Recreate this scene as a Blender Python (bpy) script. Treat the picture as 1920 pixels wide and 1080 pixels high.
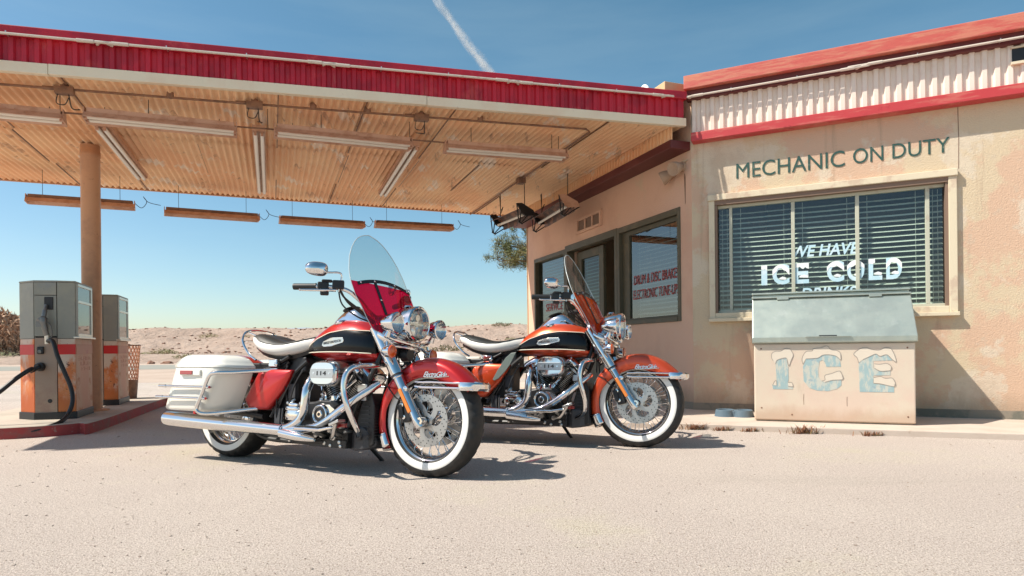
import bpy, bmesh, math, random
from mathutils import Vector, Matrix, noise
from math import sin, cos, pi, sqrt, radians, atan2

for o in list(bpy.data.objects): bpy.data.objects.remove(o)
scene = bpy.context.scene
COL = scene.collection
rnd = random.Random(7)

# ------------------------------------------------------------------ camera
F_PX, CX, CY, CAM_H, ROLL = 1200.0, 960.0, 652.8, 0.73, 0.0105
cam = bpy.data.cameras.new('camera'); camo = bpy.data.objects.new('camera', cam); COL.objects.link(camo)
cam.sensor_width = 36.0; cam.lens = F_PX / 1920 * 36.0
cam.shift_y = (CY - 540) / 1920.0
cam.clip_start = 0.05; cam.clip_end = 20000
R_ = Vector((cos(ROLL), 0, -sin(ROLL))); U_ = Vector((sin(ROLL), 0, cos(ROLL))); B_ = Vector((0, -1, 0))
camo.matrix_world = Matrix(((R_.x, U_.x, B_.x, 0), (R_.y, U_.y, B_.y, 0), (R_.z, U_.z, B_.z, CAM_H), (0, 0, 0, 1)))
scene.camera = camo

# ------------------------------------------------------------------ world and sun
SUN_EL, SUN_AZ = 51.0, 261.2           # degrees; azimuth clockwise from +Y
world = bpy.data.worlds.new('World'); scene.world = world; world.use_nodes = True
wn = world.node_tree.nodes; wl = world.node_tree.links
bg = wn['Background']; sky = wn.new('ShaderNodeTexSky')
sky.sky_type = 'NISHITA'; sky.sun_disc = False
sky.sun_elevation = radians(SUN_EL); sky.sun_rotation = radians(SUN_AZ)
sky.air_density = 1.0; sky.dust_density = 1.1; sky.ozone_density = 1.6; sky.altitude = 600
sep = wn.new('ShaderNodeSeparateColor'); com = wn.new('ShaderNodeCombineColor'); wl.new(sky.outputs[0], sep.inputs[0])
for i, (pw_, k_) in enumerate(((1.30, .575), (1.05, .885), (1.12, .745))):      # grade of the sky: deeper teal overhead
    pn = wn.new('ShaderNodeMath'); pn.operation = 'POWER'; pn.inputs[1].default_value = pw_; wl.new(sep.outputs[i], pn.inputs[0])
    mn_ = wn.new('ShaderNodeMath'); mn_.operation = 'MULTIPLY'; mn_.inputs[1].default_value = k_; wl.new(pn.outputs[0], mn_.inputs[0]); wl.new(mn_.outputs[0], com.inputs[i])
tcw = wn.new('ShaderNodeTexCoord'); mpw = wn.new('ShaderNodeMapping'); mpw.inputs['Scale'].default_value = (1.2, 1.2, 7.0); mpw.inputs['Rotation'].default_value = (.12, .2, 0)
nzw = wn.new('ShaderNodeTexNoise'); nzw.inputs['Scale'].default_value = 2.2; nzw.inputs['Detail'].default_value = 7; nzw.inputs['Roughness'].default_value = .55
rgw = wn.new('ShaderNodeMapRange'); rgw.inputs['From Min'].default_value = .48; rgw.inputs['From Max'].default_value = .72; rgw.inputs['To Max'].default_value = .08; rgw.inputs['To Min'].default_value = .015
wl.new(tcw.outputs['Generated'], mpw.inputs[0]); wl.new(mpw.outputs[0], nzw.inputs['Vector']); wl.new(nzw.outputs['Fac'], rgw.inputs['Value'])
mxw = wn.new('ShaderNodeMix'); mxw.data_type = 'RGBA'; mxw.inputs[7].default_value = (4.6, 5.6, 5.6, 1)      # thin high cirrus veil
wl.new(rgw.outputs[0], mxw.inputs[0]); wl.new(com.outputs[0], mxw.inputs[6]); wl.new(mxw.outputs[2], bg.inputs[0]); bg.inputs[1].default_value = 0.097
sun = bpy.data.lights.new('sun', 'SUN'); sun.energy = 4.2; sun.angle = radians(0.5); sun.color = (1.0, 0.93, 0.82)
suno = bpy.data.objects.new('sun', sun); COL.objects.link(suno)
az, el = radians(SUN_AZ), radians(SUN_EL)
TO_SUN = Vector((sin(az) * cos(el), cos(az) * cos(el), sin(el)))
suno.rotation_euler = TO_SUN.to_track_quat('Z', 'Y').to_euler(); suno.location = (-20, -3, 25)
scene.view_settings.view_transform = 'Standard'; scene.view_settings.look = 'None'
scene.view_settings.gamma = 1.0; scene.view_settings.exposure = 0.72
scene.cycles.max_bounces = 8; scene.cycles.transparent_max_bounces = 24
scene.cycles.caustics_reflective = False; scene.cycles.caustics_refractive = False

# ------------------------------------------------------------------ materials
def nmat(name):
    m = bpy.data.materials.new(name); m.use_nodes = True
    return m, m.node_tree.nodes, m.node_tree.links, m.node_tree.nodes['Principled BSDF']

def coords(n, l, scale=(1, 1, 1)):
    tc = n.new('ShaderNodeTexCoord'); mp = n.new('ShaderNodeMapping')
    mp.inputs['Scale'].default_value = scale
    l.new(tc.outputs['Object'], mp.inputs['Vector']); return mp.outputs[0]

def noise_n(n, l, vec, scale, detail=6, rough=.6):
    t = n.new('ShaderNodeTexNoise'); t.inputs['Scale'].default_value = scale
    t.inputs['Detail'].default_value = detail; t.inputs['Roughness'].default_value = rough
    l.new(vec, t.inputs['Vector']); return t.outputs['Fac']

def ramp(n, l, fac, lo, hi):
    r = n.new('ShaderNodeMapRange'); r.inputs['From Min'].default_value = lo; r.inputs['From Max'].default_value = hi
    r.interpolation_type = 'SMOOTHSTEP'; l.new(fac, r.inputs['Value']); return r.outputs[0]

def mixc(n, l, fac, a, b, blend='MIX'):
    m = n.new('ShaderNodeMix'); m.data_type = 'RGBA'; m.blend_type = blend
    if hasattr(fac, 'node'): l.new(fac, m.inputs[0])
    else: m.inputs[0].default_value = fac
    for i, c in ((6, a), (7, b)):
        if hasattr(c, 'node'): l.new(c, m.inputs[i])
        else: m.inputs[i].default_value = (*c, 1)
    return m.outputs[2]

def pm(name, col, rough=.5, metal=0., layers=(), bump=None, coat=0., scale=(1, 1, 1), spec=.5, rvar=None):
    """principled material: layers = (colour, noise scale, lo, hi, strength[, stretch])"""
    m, n, l, b = nmat(name)
    b.inputs['Base Color'].default_value = (*col, 1); b.inputs['Roughness'].default_value = rough
    b.inputs['Metallic'].default_value = metal; b.inputs['Coat Weight'].default_value = coat
    b.inputs['Coat Roughness'].default_value = .03; b.inputs['Specular IOR Level'].default_value = spec
    if layers or bump or rvar:
        cur = col
        for i, L in enumerate(layers):
            vec = coords(n, l, L[5] if len(L) > 5 else scale)
            f = ramp(n, l, noise_n(n, l, vec, L[1], 8, .66), L[2], L[3])
            mm = n.new('ShaderNodeMath'); mm.operation = 'MULTIPLY'; l.new(f, mm.inputs[0]); mm.inputs[1].default_value = L[4]
            cur = mixc(n, l, mm.outputs[0], cur, L[0])
        if layers: l.new(cur, b.inputs['Base Color'])
        if bump:
            bn = n.new('ShaderNodeBump'); bn.inputs['Strength'].default_value = bump[1]; bn.inputs['Distance'].default_value = bump[2]
            l.new(noise_n(n, l, coords(n, l, bump[3] if len(bump) > 3 else scale), bump[0], 8, .65), bn.inputs['Height'])
            l.new(bn.outputs[0], b.inputs['Normal'])
        if rvar:
            r = n.new('ShaderNodeMapRange'); r.inputs['To Min'].default_value = rvar[1]; r.inputs['To Max'].default_value = rvar[2]
            l.new(noise_n(n, l, coords(n, l), rvar[0]), r.inputs['Value']); l.new(r.outputs[0], b.inputs['Roughness'])
    return m

def base_dirt(m, col, z0, z1, strength, scale=3.):
    """splashed dirt band of uneven height along the foot of a wall"""
    n, l = m.node_tree.nodes, m.node_tree.links; b = n['Principled BSDF']; src = b.inputs['Base Color'].links[0].from_socket
    tc = n.new('ShaderNodeTexCoord'); sx = n.new('ShaderNodeSeparateXYZ'); l.new(tc.outputs['Object'], sx.inputs[0])
    r = n.new('ShaderNodeMapRange'); r.inputs['From Min'].default_value = z1; r.inputs['From Max'].default_value = z0; l.new(sx.outputs['Z'], r.inputs['Value'])
    f = noise_n(n, l, coords(n, l, (1, 1, .35)), scale, 8, .7)
    a = n.new('ShaderNodeMath'); a.operation = 'ADD'; l.new(r.outputs[0], a.inputs[0]); l.new(f, a.inputs[1])
    g = ramp(n, l, a.outputs[0], .75, 1.35); k = n.new('ShaderNodeMath'); k.operation = 'MULTIPLY'; l.new(g, k.inputs[0]); k.inputs[1].default_value = strength
    l.new(mixc(n, l, k.outputs[0], src, col), b.inputs['Base Color'])

def glass(name, tint, refl=.06, rough=.0, diffuse=None, dw=0.):
    """thin clear sheet: what is behind it shows through, the sky and ground mirror in it"""
    m, n, l, b = nmat(name); n.remove(b); out = n['Material Output']
    tr = n.new('ShaderNodeBsdfTransparent'); tr.inputs[0].default_value = (*tint, 1)
    gl = n.new('ShaderNodeBsdfGlossy'); gl.inputs['Roughness'].default_value = rough
    ge = n.new('ShaderNodeNewGeometry'); dt = n.new('ShaderNodeVectorMath'); dt.operation = 'DOT_PRODUCT'
    l.new(ge.outputs['Normal'], dt.inputs[0]); l.new(ge.outputs['Incoming'], dt.inputs[1]); cur = dt.outputs['Value']
    for op, v1 in (('ABSOLUTE', 0), ('SUBTRACT', None), ('POWER', 5.0), ('MULTIPLY', .9), ('ADD', .07 + refl)):      # mirror share grows towards grazing view
        q = n.new('ShaderNodeMath'); q.operation = op
        if op == 'SUBTRACT': q.inputs[0].default_value = 1; l.new(cur, q.inputs[1])
        else:
            l.new(cur, q.inputs[0])
            if op != 'ABSOLUTE': q.inputs[1].default_value = v1
        cur = q.outputs[0]
    ad = q; ad.use_clamp = True; base = tr.outputs[0]
    if dw:
        df_ = n.new('ShaderNodeBsdfDiffuse'); df_.inputs[0].default_value = (*diffuse, 1)
        tl = n.new('ShaderNodeBsdfTranslucent'); tl.inputs[0].default_value = (*diffuse, 1)
        m0 = n.new('ShaderNodeMixShader'); m0.inputs[0].default_value = .55; l.new(df_.outputs[0], m0.inputs[1]); l.new(tl.outputs[0], m0.inputs[2])
        m1 = n.new('ShaderNodeMixShader'); m1.inputs[0].default_value = dw
        l.new(tr.outputs[0], m1.inputs[1]); l.new(m0.outputs[0], m1.inputs[2]); base = m1.outputs[0]
    mx = n.new('ShaderNodeMixShader'); l.new(ad.outputs[0], mx.inputs[0]); l.new(base, mx.inputs[1]); l.new(gl.outputs[0], mx.inputs[2])
    l.new(mx.outputs[0], out.inputs[0]); return m

# ------------------------------------------------------------------ mesh builder
def spline(pts, n=8, closed=False):
    P = [Vector(p) for p in pts]; out = []; N = len(P)
    rng = range(N if closed else N - 1)
    for i in rng:
        if closed: a, b, c, d = P[i - 1], P[i], P[(i + 1) % N], P[(i + 2) % N]
        else: a, b, c, d = P[max(i - 1, 0)], P[i], P[i + 1], P[min(i + 2, N - 1)]
        for k in range(n):
            t = k / n
            out.append(.5 * ((2 * b) + (c - a) * t + (2 * a - 5 * b + 4 * c - d) * t * t + (3 * b - a - 3 * c + d) * t ** 3))
    if not closed: out.append(P[-1])
    return out

class MB:
    def __init__(s): s.v = []; s.f = []; s.m = []; s.mi = 0
    def add(s, vs, fs):
        o = len(s.v); s.v += [tuple(p) for p in vs]
        s.f += [tuple(o + i for i in f) for f in fs]; s.m += [s.mi] * len(fs); return s
    def box(s, c, d, ax=None):
        c = Vector(c); X, Y, Z = ax or (Vector((1, 0, 0)), Vector((0, 1, 0)), Vector((0, 0, 1)))
        X, Y, Z = Vector(X).normalized() * d[0] / 2, Vector(Y).normalized() * d[1] / 2, Vector(Z).normalized() * d[2] / 2
        vs = [c + X * i + Y * j + Z * k for i in (-1, 1) for j in (-1, 1) for k in (-1, 1)]
        return s.add(vs, [(0, 1, 3, 2), (4, 6, 7, 5), (0, 4, 5, 1), (2, 3, 7, 6), (0, 2, 6, 4), (1, 5, 7, 3)])
    def tube(s, pts, r, n=10, closed=False, cap=True):
        P = [Vector(p) for p in pts]; N = len(P)
        rr = r if isinstance(r, (list, tuple)) else [r] * N
        T = []
        for i in range(N):
            if closed: t = P[(i + 1) % N] - P[i - 1]
            else: t = P[min(i + 1, N - 1)] - P[max(i - 1, 0)]
            T.append(t.normalized() if t.length > 1e-9 else Vector((0, 0, 1)))
        u = T[0].orthogonal().normalized(); vs = []
        for i in range(N):
            u = (u - T[i] * u.dot(T[i]))
            u = u.normalized() if u.length > 1e-6 else T[i].orthogonal().normalized()
            w = T[i].cross(u)
            vs += [P[i] + (u * cos(2 * pi * k / n) + w * sin(2 * pi * k / n)) * rr[i] for k in range(n)]
        fs = []
        for i in range(N if closed else N - 1):
            j = (i + 1) % N
            fs += [(i * n + k, i * n + (k + 1) % n, j * n + (k + 1) % n, j * n + k) for k in range(n)]
        if cap and not closed: fs += [tuple(range(n))[::-1], tuple((N - 1) * n + k for k in range(n))]
        return s.add(vs, fs)
    def lathe(s, prof, o, ax, n=32, ref=None, closed=False, a0=0, a1=2 * pi):
        o = Vector(o); A = Vector(ax).normalized(); u = Vector(ref).normalized() if ref else A.orthogonal().normalized(); w = A.cross(u)
        full = abs(a1 - a0 - 2 * pi) < 1e-6; cols = n if full else n + 1; vs = []; K = len(prof)
        for i in range(cols):
            a = a0 + (a1 - a0) * i / n; d = u * cos(a) + w * sin(a)
            vs += [o + d * r + A * h for r, h in prof]
        fs = []
        for i in range(n):
            j = (i + 1) % cols
            for k in range(K if closed else K - 1):
                q = (k + 1) % K; fs.append((i * K + k, j * K + k, j * K + q, i * K + q))
        return s.add(vs, fs)
    def loft(s, rings, closed=True, cap=True):
        K = len(rings[0]); vs = [p for r in rings for p in r]; fs = []
        for i in range(len(rings) - 1):
            for k in range(K if closed else K - 1):
                q = (k + 1) % K; fs.append((i * K + k, i * K + q, (i + 1) * K + q, (i + 1) * K + k))
        if cap: fs += [tuple(range(K))[::-1], tuple((len(rings) - 1) * K + k for k in range(K))]
        return s.add(vs, fs)
    def prism(s, poly, fn, a, b, nohole=True):
        n = len(poly); vs = [fn(p[0], p[1], a) for p in poly] + [fn(p[0], p[1], b) for p in poly]
        fs = [tuple(range(n))[::-1], tuple(range(n, 2 * n))] + [(i, (i + 1) % n, n + (i + 1) % n, n + i) for i in range(n)]
        return s.add(vs, fs)
    def grid(s, fn, nu, nv):
        vs = [fn(i / nu, j / nv) for i in range(nu + 1) for j in range(nv + 1)]
        fs = [(i * (nv + 1) + j, (i + 1) * (nv + 1) + j, (i + 1) * (nv + 1) + j + 1, i * (nv + 1) + j + 1) for i in range(nu) for j in range(nv)]
        return s.add(vs, fs)
    def build(s, name, mats, parent=None, smooth=35, bevel=0., seg=2, weld=False):
        me = bpy.data.meshes.new(name); me.from_pydata(s.v, [], s.f)
        mats = mats if isinstance(mats, (list, tuple)) else [mats]
        for m in mats: me.materials.append(m)
        me.polygons.foreach_set('material_index', s.m)
        bm = bmesh.new(); bm.from_mesh(me)
        if weld: bmesh.ops.remove_doubles(bm, verts=bm.verts, dist=1e-5)
        bmesh.ops.recalc_face_normals(bm, faces=bm.faces)
        bm.to_mesh(me); bm.free()
        if smooth:
            me.polygons.foreach_set('use_smooth', [True] * len(me.polygons)); me.set_sharp_from_angle(angle=radians(smooth))
        o = bpy.data.objects.new(name, me); COL.objects.link(o)
        if parent: o.parent = parent
        if bevel:
            md = o.modifiers.new('bevel', 'BEVEL'); md.width = bevel; md.segments = seg; md.limit_method = 'ANGLE'; md.angle_limit = radians(40)
            md.harden_normals = False
        return o

def tag(o, label=None, cat=None, group=None, kind=None):
    if label: o['label'] = label
    if cat: o['category'] = cat
    if group: o['group'] = group
    if kind: o['kind'] = kind
    return o
def thing(name, label, cat, loc=(0, 0, 0), group=None):
    o = bpy.data.objects.new(name, None); o.empty_display_size = .1; o.location = loc; COL.objects.link(o)
    return tag(o, label, cat, group)
def copy_tree(o, parent=None):
    c = o.copy(); COL.objects.link(c)
    if parent: c.parent = parent
    for ch in list(o.children): copy_tree(ch, c)
    return c

def text_mesh(name, s, fn, w, h, mat, parent=None, depth=.002, shear=0., fat=0., sp=1.0):
    """lettering: fn(u, v, d) maps the flat text box (0..w, 0..h, depth) to a place in the scene"""
    cu = bpy.data.curves.new('t', 'FONT'); cu.body = s; cu.size = 1; cu.shear = shear; cu.offset = fat; cu.space_character = sp
    cu.extrude = .001; cu.resolution_u = 4
    t = bpy.data.objects.new('t', cu); COL.objects.link(t); bpy.context.view_layer.update()
    me = bpy.data.meshes.new_from_object(t.evaluated_get(bpy.context.evaluated_depsgraph_get()))
    bpy.data.objects.remove(t); bpy.data.curves.remove(cu)
    xs = [v.co.x for v in me.vertices]; ys = [v.co.y for v in me.vertices]
    x0, x1, y0, y1 = min(xs), max(xs), min(ys), max(ys)
    for v in me.vertices:
        v.co = fn((v.co.x - x0) / (x1 - x0) * w, (v.co.y - y0) / (y1 - y0) * h, depth if v.co.z > 0 else 0.)
    me.name = name; me.materials.clear(); me.materials.append(mat)
    o = bpy.data.objects.new(name, me); COL.objects.link(o)
    if parent: o.parent = parent
    return o

X_, Y_, Z_ = Vector((1, 0, 0)), Vector((0, 1, 0)), Vector((0, 0, 1))
# ------------------------------------------------------------------ shared materials
M = {}
M['asphalt'] = pm('pale worn asphalt', (.525, .445, .39), .9, layers=[((.58, .50, .435), 1.1, .42, .62, .7), ((.38, .325, .275), .55, .52, .68, .5, (.35, 1.5, 1)), ((.52, .475, .31), .55, .52, .66, .6), ((.42, .35, .30), .45, .58, .72, .45), ((.31, .245, .20), 70, .50, .60, .65), ((.68, .59, .51), 55, .54, .64, .6), ((.24, .185, .15), 150, .49, .58, .8), ((.80, .72, .64), 180, .53, .62, .75), ((.13, .10, .08), 40, .65, .70, .85), ((.22, .18, .15), 3.2, .67, .77, .55), ((.18, .15, .13), 1.6, .70, .76, .6)], bump=(150, 1.0, .009))
M['sand'] = pm('desert sand', (.50, .39, .31), .95, layers=[((.43, .32, .25), .35, .4, .65, .8), ((.40, .36, .24), 1.3, .60, .72, .5), ((.33, .25, .20), 9, .62, .72, .6)], bump=(6, .6, .1))
M['dune'] = pm('eroded dune sand', (.46, .34, .265), .95, layers=[((.37, .265, .205), .25, .42, .62, .9, (1, 1, 2.2)), ((.52, .41, .33), .6, .55, .7, .7), ((.25, .18, .13), 2.2, .66, .72, .7, (1, 1, 2)), ((.36, .33, .2), .8, .66, .74, .6)], bump=(1.2, .9, .6))
M['road'] = pm('grey road', (.27, .26, .22), .9, layers=[((.36, .33, .27), .3, .4, .7, .6)])
M['walk'] = pm('concrete pavement', (.55, .46, .385), .85, layers=[((.46, .37, .30), 2.2, .45, .65, .7), ((.36, .27, .2), 14, .62, .72, .5)], bump=(45, .3, .006))
M['island'] = pm('island concrete', (.47, .41, .34), .85, layers=[((.36, .33, .27), 2.4, .45, .65, .7), ((.25, .22, .18), 18, .64, .74, .6)], bump=(45, .3, .006))
M['kerb_red'] = pm('worn red kerb paint', (.36, .05, .045), .75, layers=[((.22, .09, .075), 7, .45, .62, .8), ((.33, .25, .2), 22, .62, .70, .6)], bump=(30, .4, .006))
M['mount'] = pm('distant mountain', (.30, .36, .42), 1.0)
M['stucco'] = pm('peach stucco', (.62, .50, .345), .9, layers=[((.62, .385, .275), 1.0, .50, .555, .65), ((.66, .57, .45), 1.6, .55, .60, .7), ((.50, .37, .26), .8, .60, .68, .5), ((.36, .24, .16), 70, .66, .73, .5), ((.42, .30, .21), 4, .57, .68, .55, (1.4, 1.4, .09)), ((.54, .45, .345), 9, .58, .64, .4)], bump=(75, .7, .008))
base_dirt(M['stucco'], (.36, .26, .18), .05, .42, .65, 5)
M['stucco2'] = pm('peach stucco lifted for shade', (.76, .50, .36), .9, layers=[((.68, .42, .30), 1.2, .46, .62, .7), ((.66, .53, .36), 1.4, .56, .70, .6), ((.40, .27, .19), 70, .66, .73, .5), ((.50, .34, .24), 5, .66, .74, .45, (1, 1, .25))], bump=(75, .6, .007))  # lighter copy of the stucco; the lift for canopy shade is in the colour
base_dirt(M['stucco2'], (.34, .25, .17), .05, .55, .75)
M['plinth'] = pm('grey plinth', (.27, .23, .18), .9, layers=[((.13, .135, .11), 3, .47, .6, .8)])
M['redwood'] = pm('sun faded red timber', (.52, .095, .075), .6, layers=[((.56, .20, .13), 3, .42, .58, .8, (1, 1, 9)), ((.60, .26, .15), 1.5, .52, .68, .7, (1, 1, 5)), ((.40, .04, .045), 6, .60, .70, .7, (1, 1, 8))], bump=(20, .35, .006, (1, 1, 6)))
M['redstrip'] = pm('red painted timber', (.50, .045, .05), .5, layers=[((.56, .14, .11), 3, .50, .62, .8, (1, 1, 8)), ((.34, .02, .03), 5, .60, .68, .7)], bump=(20, .25, .004))
M['shaded_red'] = pm('shade darkened red board', (.115, .02, .018), .55, layers=[((.16, .04, .035), 3, .5, .64, .7)])  # red darkened so the shade under the eaves is in the colour
M['tanwood'] = pm('tan timber', (.56, .40, .23), .8, layers=[((.46, .3, .17), 4, .45, .62, .7)])
M['white_corr'] = pm('cream corrugated panel', (.78, .68, .585), .6, layers=[((.66, .53, .42), 3, .56, .72, .6), ((.50, .34, .23), 20, .66, .74, .5), ((.55, .40, .28), 5, .64, .72, .5, (1, 1, .2))])
M['red_corr'] = pm('red corrugated fascia', (.50, .015, .034), .45, layers=[((.33, .010, .026), 2.2, .44, .60, .85), ((.56, .08, .075), 2.4, .56, .68, .6), ((.42, .08, .07), 14, .62, .70, .6, (1, 1, .3)), ((.16, .025, .025), 9, .67, .73, .65, (1, 1, .3))])
M['cream_board'] = pm('cream board', (.80, .70, .53), .7, layers=[((.76, .60, .44), 1.4, .48, .66, .7), ((.48, .35, .25), 16, .64, .74, .5)], bump=(30, .2, .004))
M['ceil'] = pm('peach painted corrugated sheet', (.92, .62, .37), .7, layers=[((.88, .50, .27), .8, .46, .60, .75, (1, .35, 1)), ((.90, .78, .66), 2.0, .57, .63, .8, (1.6, .6, 1)), ((.46, .27, .17), 2.8, .59, .68, .7, (2.2, .5, 1)), ((.28, .17, .11), 30, .68, .74, .8), ((.36, .20, .12), 9, .62, .68, .6, (1, .15, 1)), ((.30, .20, .15), 1.2, .66, .74, .55)], bump=(60, .2, .004))
M['post'] = pm('brown painted steel post', (.56, .31, .175), .5, layers=[((.42, .23, .14), 3, .45, .62, .7), ((.24, .11, .06), 20, .62, .72, .7)])
M['pipe'] = pm('rusty brown pipe', (.24, .13, .08), .6, layers=[((.14, .075, .05), 14, .45, .62, .8)])
M['fixture'] = pm('brown painted sheet metal', (.60, .36, .25), .6, layers=[((.46, .24, .15), 7, .46, .62, .8), ((.30, .15, .09), 30, .62, .7, .7)])
M['tube'] = pm('white glass tube', (.82, .78, .70), .25)
M['neon'] = pm('dusty glass neon tube', (.62, .55, .47), .3, layers=[((.4, .3, .24), 12, .55, .68, .6)])
M['black'] = pm('black metal', (.012, .012, .014), .45)
M['rustblack'] = pm('rusted black sheet', (.10, .055, .045), .5, layers=[((.34, .15, .09), 7, .47, .60, .85)])
M['wire'] = pm('dark wire', (.03, .022, .018), .6)
M['olive'] = pm('olive window frame', (.105, .095, .06), .6, layers=[((.16, .13, .08), 6, .5, .66, .7)], bump=(40, .2, .003))
M['casing'] = pm('weathered cream casing', (.68, .59, .43), .75, layers=[((.52, .38, .28), 5, .50, .64, .7), ((.20, .10, .07), 14, .66, .72, .7)], bump=(60, .35, .003))
M['reveal'] = pm('brown window reveal', (.22, .145, .105), .7)
M['sash'] = pm('pale green sash', (.50, .50, .40), .55, layers=[((.42, .36, .28), 8, .54, .66, .6)])
M['pane'] = glass('window glass', (.74, .86, .84), .015, dw=.02, diffuse=(.6, .55, .48))
M['pane_door'] = glass('door glass', (.55, .70, .66), .0, dw=.03, diffuse=(.4, .45, .4))
M['pane_dusty'] = glass('dusty window glass', (.50, .64, .62), .13, dw=.035, diffuse=(.55, .5, .42))
M['blind'] = pm('venetian blind slat', (.86, .82, .70), .5)
M['blind2'] = pm('white blind slat', (.72, .72, .66), .5)
M['room'] = pm('dim room', (.05, .05, .045), .9)  # near-black, so the darkness of the unlit interior is in the colour
M['green_paint'] = pm('dark green lettering paint', (.022, .075, .062), .6, layers=[((.15, .20, .15), 34, .55, .66, .75), ((.45, .36, .25), 12, .68, .72, .7)])
M['red_paint'] = pm('red lettering paint', (.38, .035, .03), .5)
M['ice_paint'] = pm('pale blue lettering paint', (.50, .71, .80), .6, layers=[((.66, .78, .84), 12, .48, .62, .8)])
M['snow_paint'] = pm('white lettering paint', (.86, .88, .87), .6)
M['alu'] = pm('galvanised lid', (.47, .52, .46), .38, .6, layers=[((.39, .45, .41), 5, .46, .60, .6), ((.56, .60, .54), 9, .56, .66, .5), ((.36, .33, .27), 22, .67, .73, .6), ((.40, .44, .40), 3, .5, .6, .5, (1, 1, .15))], rvar=(7, .26, .5))
M['chest'] = pm('cream painted chest', (.68, .58, .46), .65, layers=[((.68, .52, .42), 2, .46, .62, .7), ((.58, .45, .31), 5, .6, .72, .5), ((.30, .17, .10), 34, .69, .73, .8), ((.48, .36, .26), 3.5, .64, .74, .5, (1, 1, .2))], bump=(30, .2, .004))
base_dirt(M['chest'], (.50, .33, .22), .0, .22, .6, 5)
M['ice_blue'] = pm('faded blue sign paint', (.34, .47, .48), .7, layers=[((.58, .57, .49), 9, .46, .58, .85, (3, 3, 1)), ((.26, .37, .43), 14, .56, .66, .7)])
M['ice_snow'] = pm('white sign paint', (.71, .63, .52), .7)
M['ice_line'] = pm('grey sign line', (.34, .30, .26), .7)
M['plastic_blue'] = pm('grey blue plastic', (.10, .15, .19), .45)
M['pump_cream'] = pm('rusty cream paint', (.60, .48, .38), .55, layers=[((.56, .15, .03), 2.4, .52, .61, .95, (1, 1, .6)), ((.60, .27, .11), 6, .54, .66, .75), ((.09, .03, .02), 22, .61, .66, .9), ((.40, .10, .025), 1.7, .58, .66, .85)], bump=(25, .25, .006))
base_dirt(M['pump_cream'], (.46, .11, .025), .06, .34, .95, 6)
base_dirt(M['pump_cream'], (.50, .14, .03), .06, .30, .9, 6)
M['pump_rust'] = pm('heavily rusted cream paint', (.60, .47, .38), .6, layers=[((.60, .16, .03), 1.9, .43, .54, .95, (1, 1, .4)), ((.40, .075, .02), 5, .54, .64, .85), ((.08, .03, .02), 26, .66, .72, .9)], bump=(25, .3, .006))
base_dirt(M['pump_rust'], (.42, .08, .018), .06, .45, .95, 5)
base_dirt(M['pump_rust'], (.46, .10, .02), .06, .40, .9, 5)
M['pump_pink'] = pm('pink faded paint', (.66, .33, .21), .6, layers=[((.66, .42, .27), 2.4, .44, .60, .8, (1, 1, .5)), ((.50, .15, .05), 5, .56, .66, .8), ((.12, .05, .03), 30, .66, .72, .9)], bump=(25, .2, .005))
M['pump_band'] = pm('red pump band', (.56, .018, .016), .45, layers=[((.58, .12, .04), 5, .57, .68, .7)])
M['pump_band_dull'] = pm('dull orange band', (.50, .19, .10), .5, layers=[((.44, .11, .07), 5, .5, .64, .8)])
M['pump_grey'] = pm('dull steel cabinet', (.26, .26, .225), .45, .25, layers=[((.34, .32, .25), 1.7, .44, .62, .8), ((.19, .22, .25), 2.6, .56, .7, .7), ((.16, .12, .09), 20, .65, .71, .7)], rvar=(4, .35, .6))
M['pump_door'] = pm('beige steel door', (.31, .225, .17), .5, .1, layers=[((.26, .155, .12), 1.6, .5, .66, .75), ((.37, .30, .21), 2.6, .52, .66, .6), ((.14, .08, .05), 24, .67, .72, .8)])
M['trim'] = pm('dull chrome trim', (.62, .58, .52), .3, .9)
M['rubber'] = pm('black rubber', (.013, .013, .014), .5)
M['price'] = pm('white price plate', (.62, .58, .50), .6, layers=[((.5, .42, .34), 7, .5, .64, .6)])
M['pinkstrip'] = pm('pink faded strip', (.58, .28, .22), .6)
M['nozzle'] = pm('cast grey metal', (.20, .195, .185), .42, .7, layers=[((.09, .085, .08), 18, .5, .64, .7)])
M['leaf'] = pm('pine needles', (.13, .14, .04), .7, layers=[((.26, .21, .075), 2.5, .45, .6, .9), ((.05, .07, .025), 3.5, .55, .68, .8)])
M['bark'] = pm('pine bark', (.14, .085, .055), .9)
M['brush'] = pm('dry brush', (.40, .23, .14), .9, layers=[((.50, .35, .24), .9, .45, .62, .8), ((.28, .26, .14), 1.5, .6, .72, .6), ((.30, .13, .09), 2, .58, .68, .6)])
M['weed'] = pm('dry weed', (.29, .13, .07), .8, layers=[((.24, .20, .09), 30, .5, .6, .8)])
M['scrub'] = pm('desert scrub', (.25, .24, .12), .9, layers=[((.32, .25, .15), 1, .5, .6, .8)])
M['rock'] = pm('brown rock', (.28, .15, .10), .9, bump=(9, .6, .05))

# ------------------------------------------------------------------ ground
g = MB(); g.add([(-4000, -600, 0), (4000, -600, 0), (4000, 6000, 0), (-4000, 6000, 0)], [(0, 1, 2, 3)])
go = g.build('ground', M['sand'], smooth=0); go.location.z = -.010; tag(go, kind='structure')
g = MB(); g.add([(-14, -12, 0), (16, -12, 0), (16, 13.5, 0), (-2.5, 15.5, 0), (-9, 15.2, 0), (-15, 14.2, 0)], [(0, 1, 2, 3, 4, 5)])
fo = g.build('forecourt', M['asphalt'], smooth=0); tag(fo, kind='structure')
g = MB(); g.add([(-400, 25.5, 0), (300, 28.5, 0), (300, 37, 0), (-400, 34.5, 0)], [(0, 1, 2, 3)])
ro = g.build('road', M['road'], smooth=0); ro.location.z = -.005; tag(ro, kind='structure')

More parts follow.
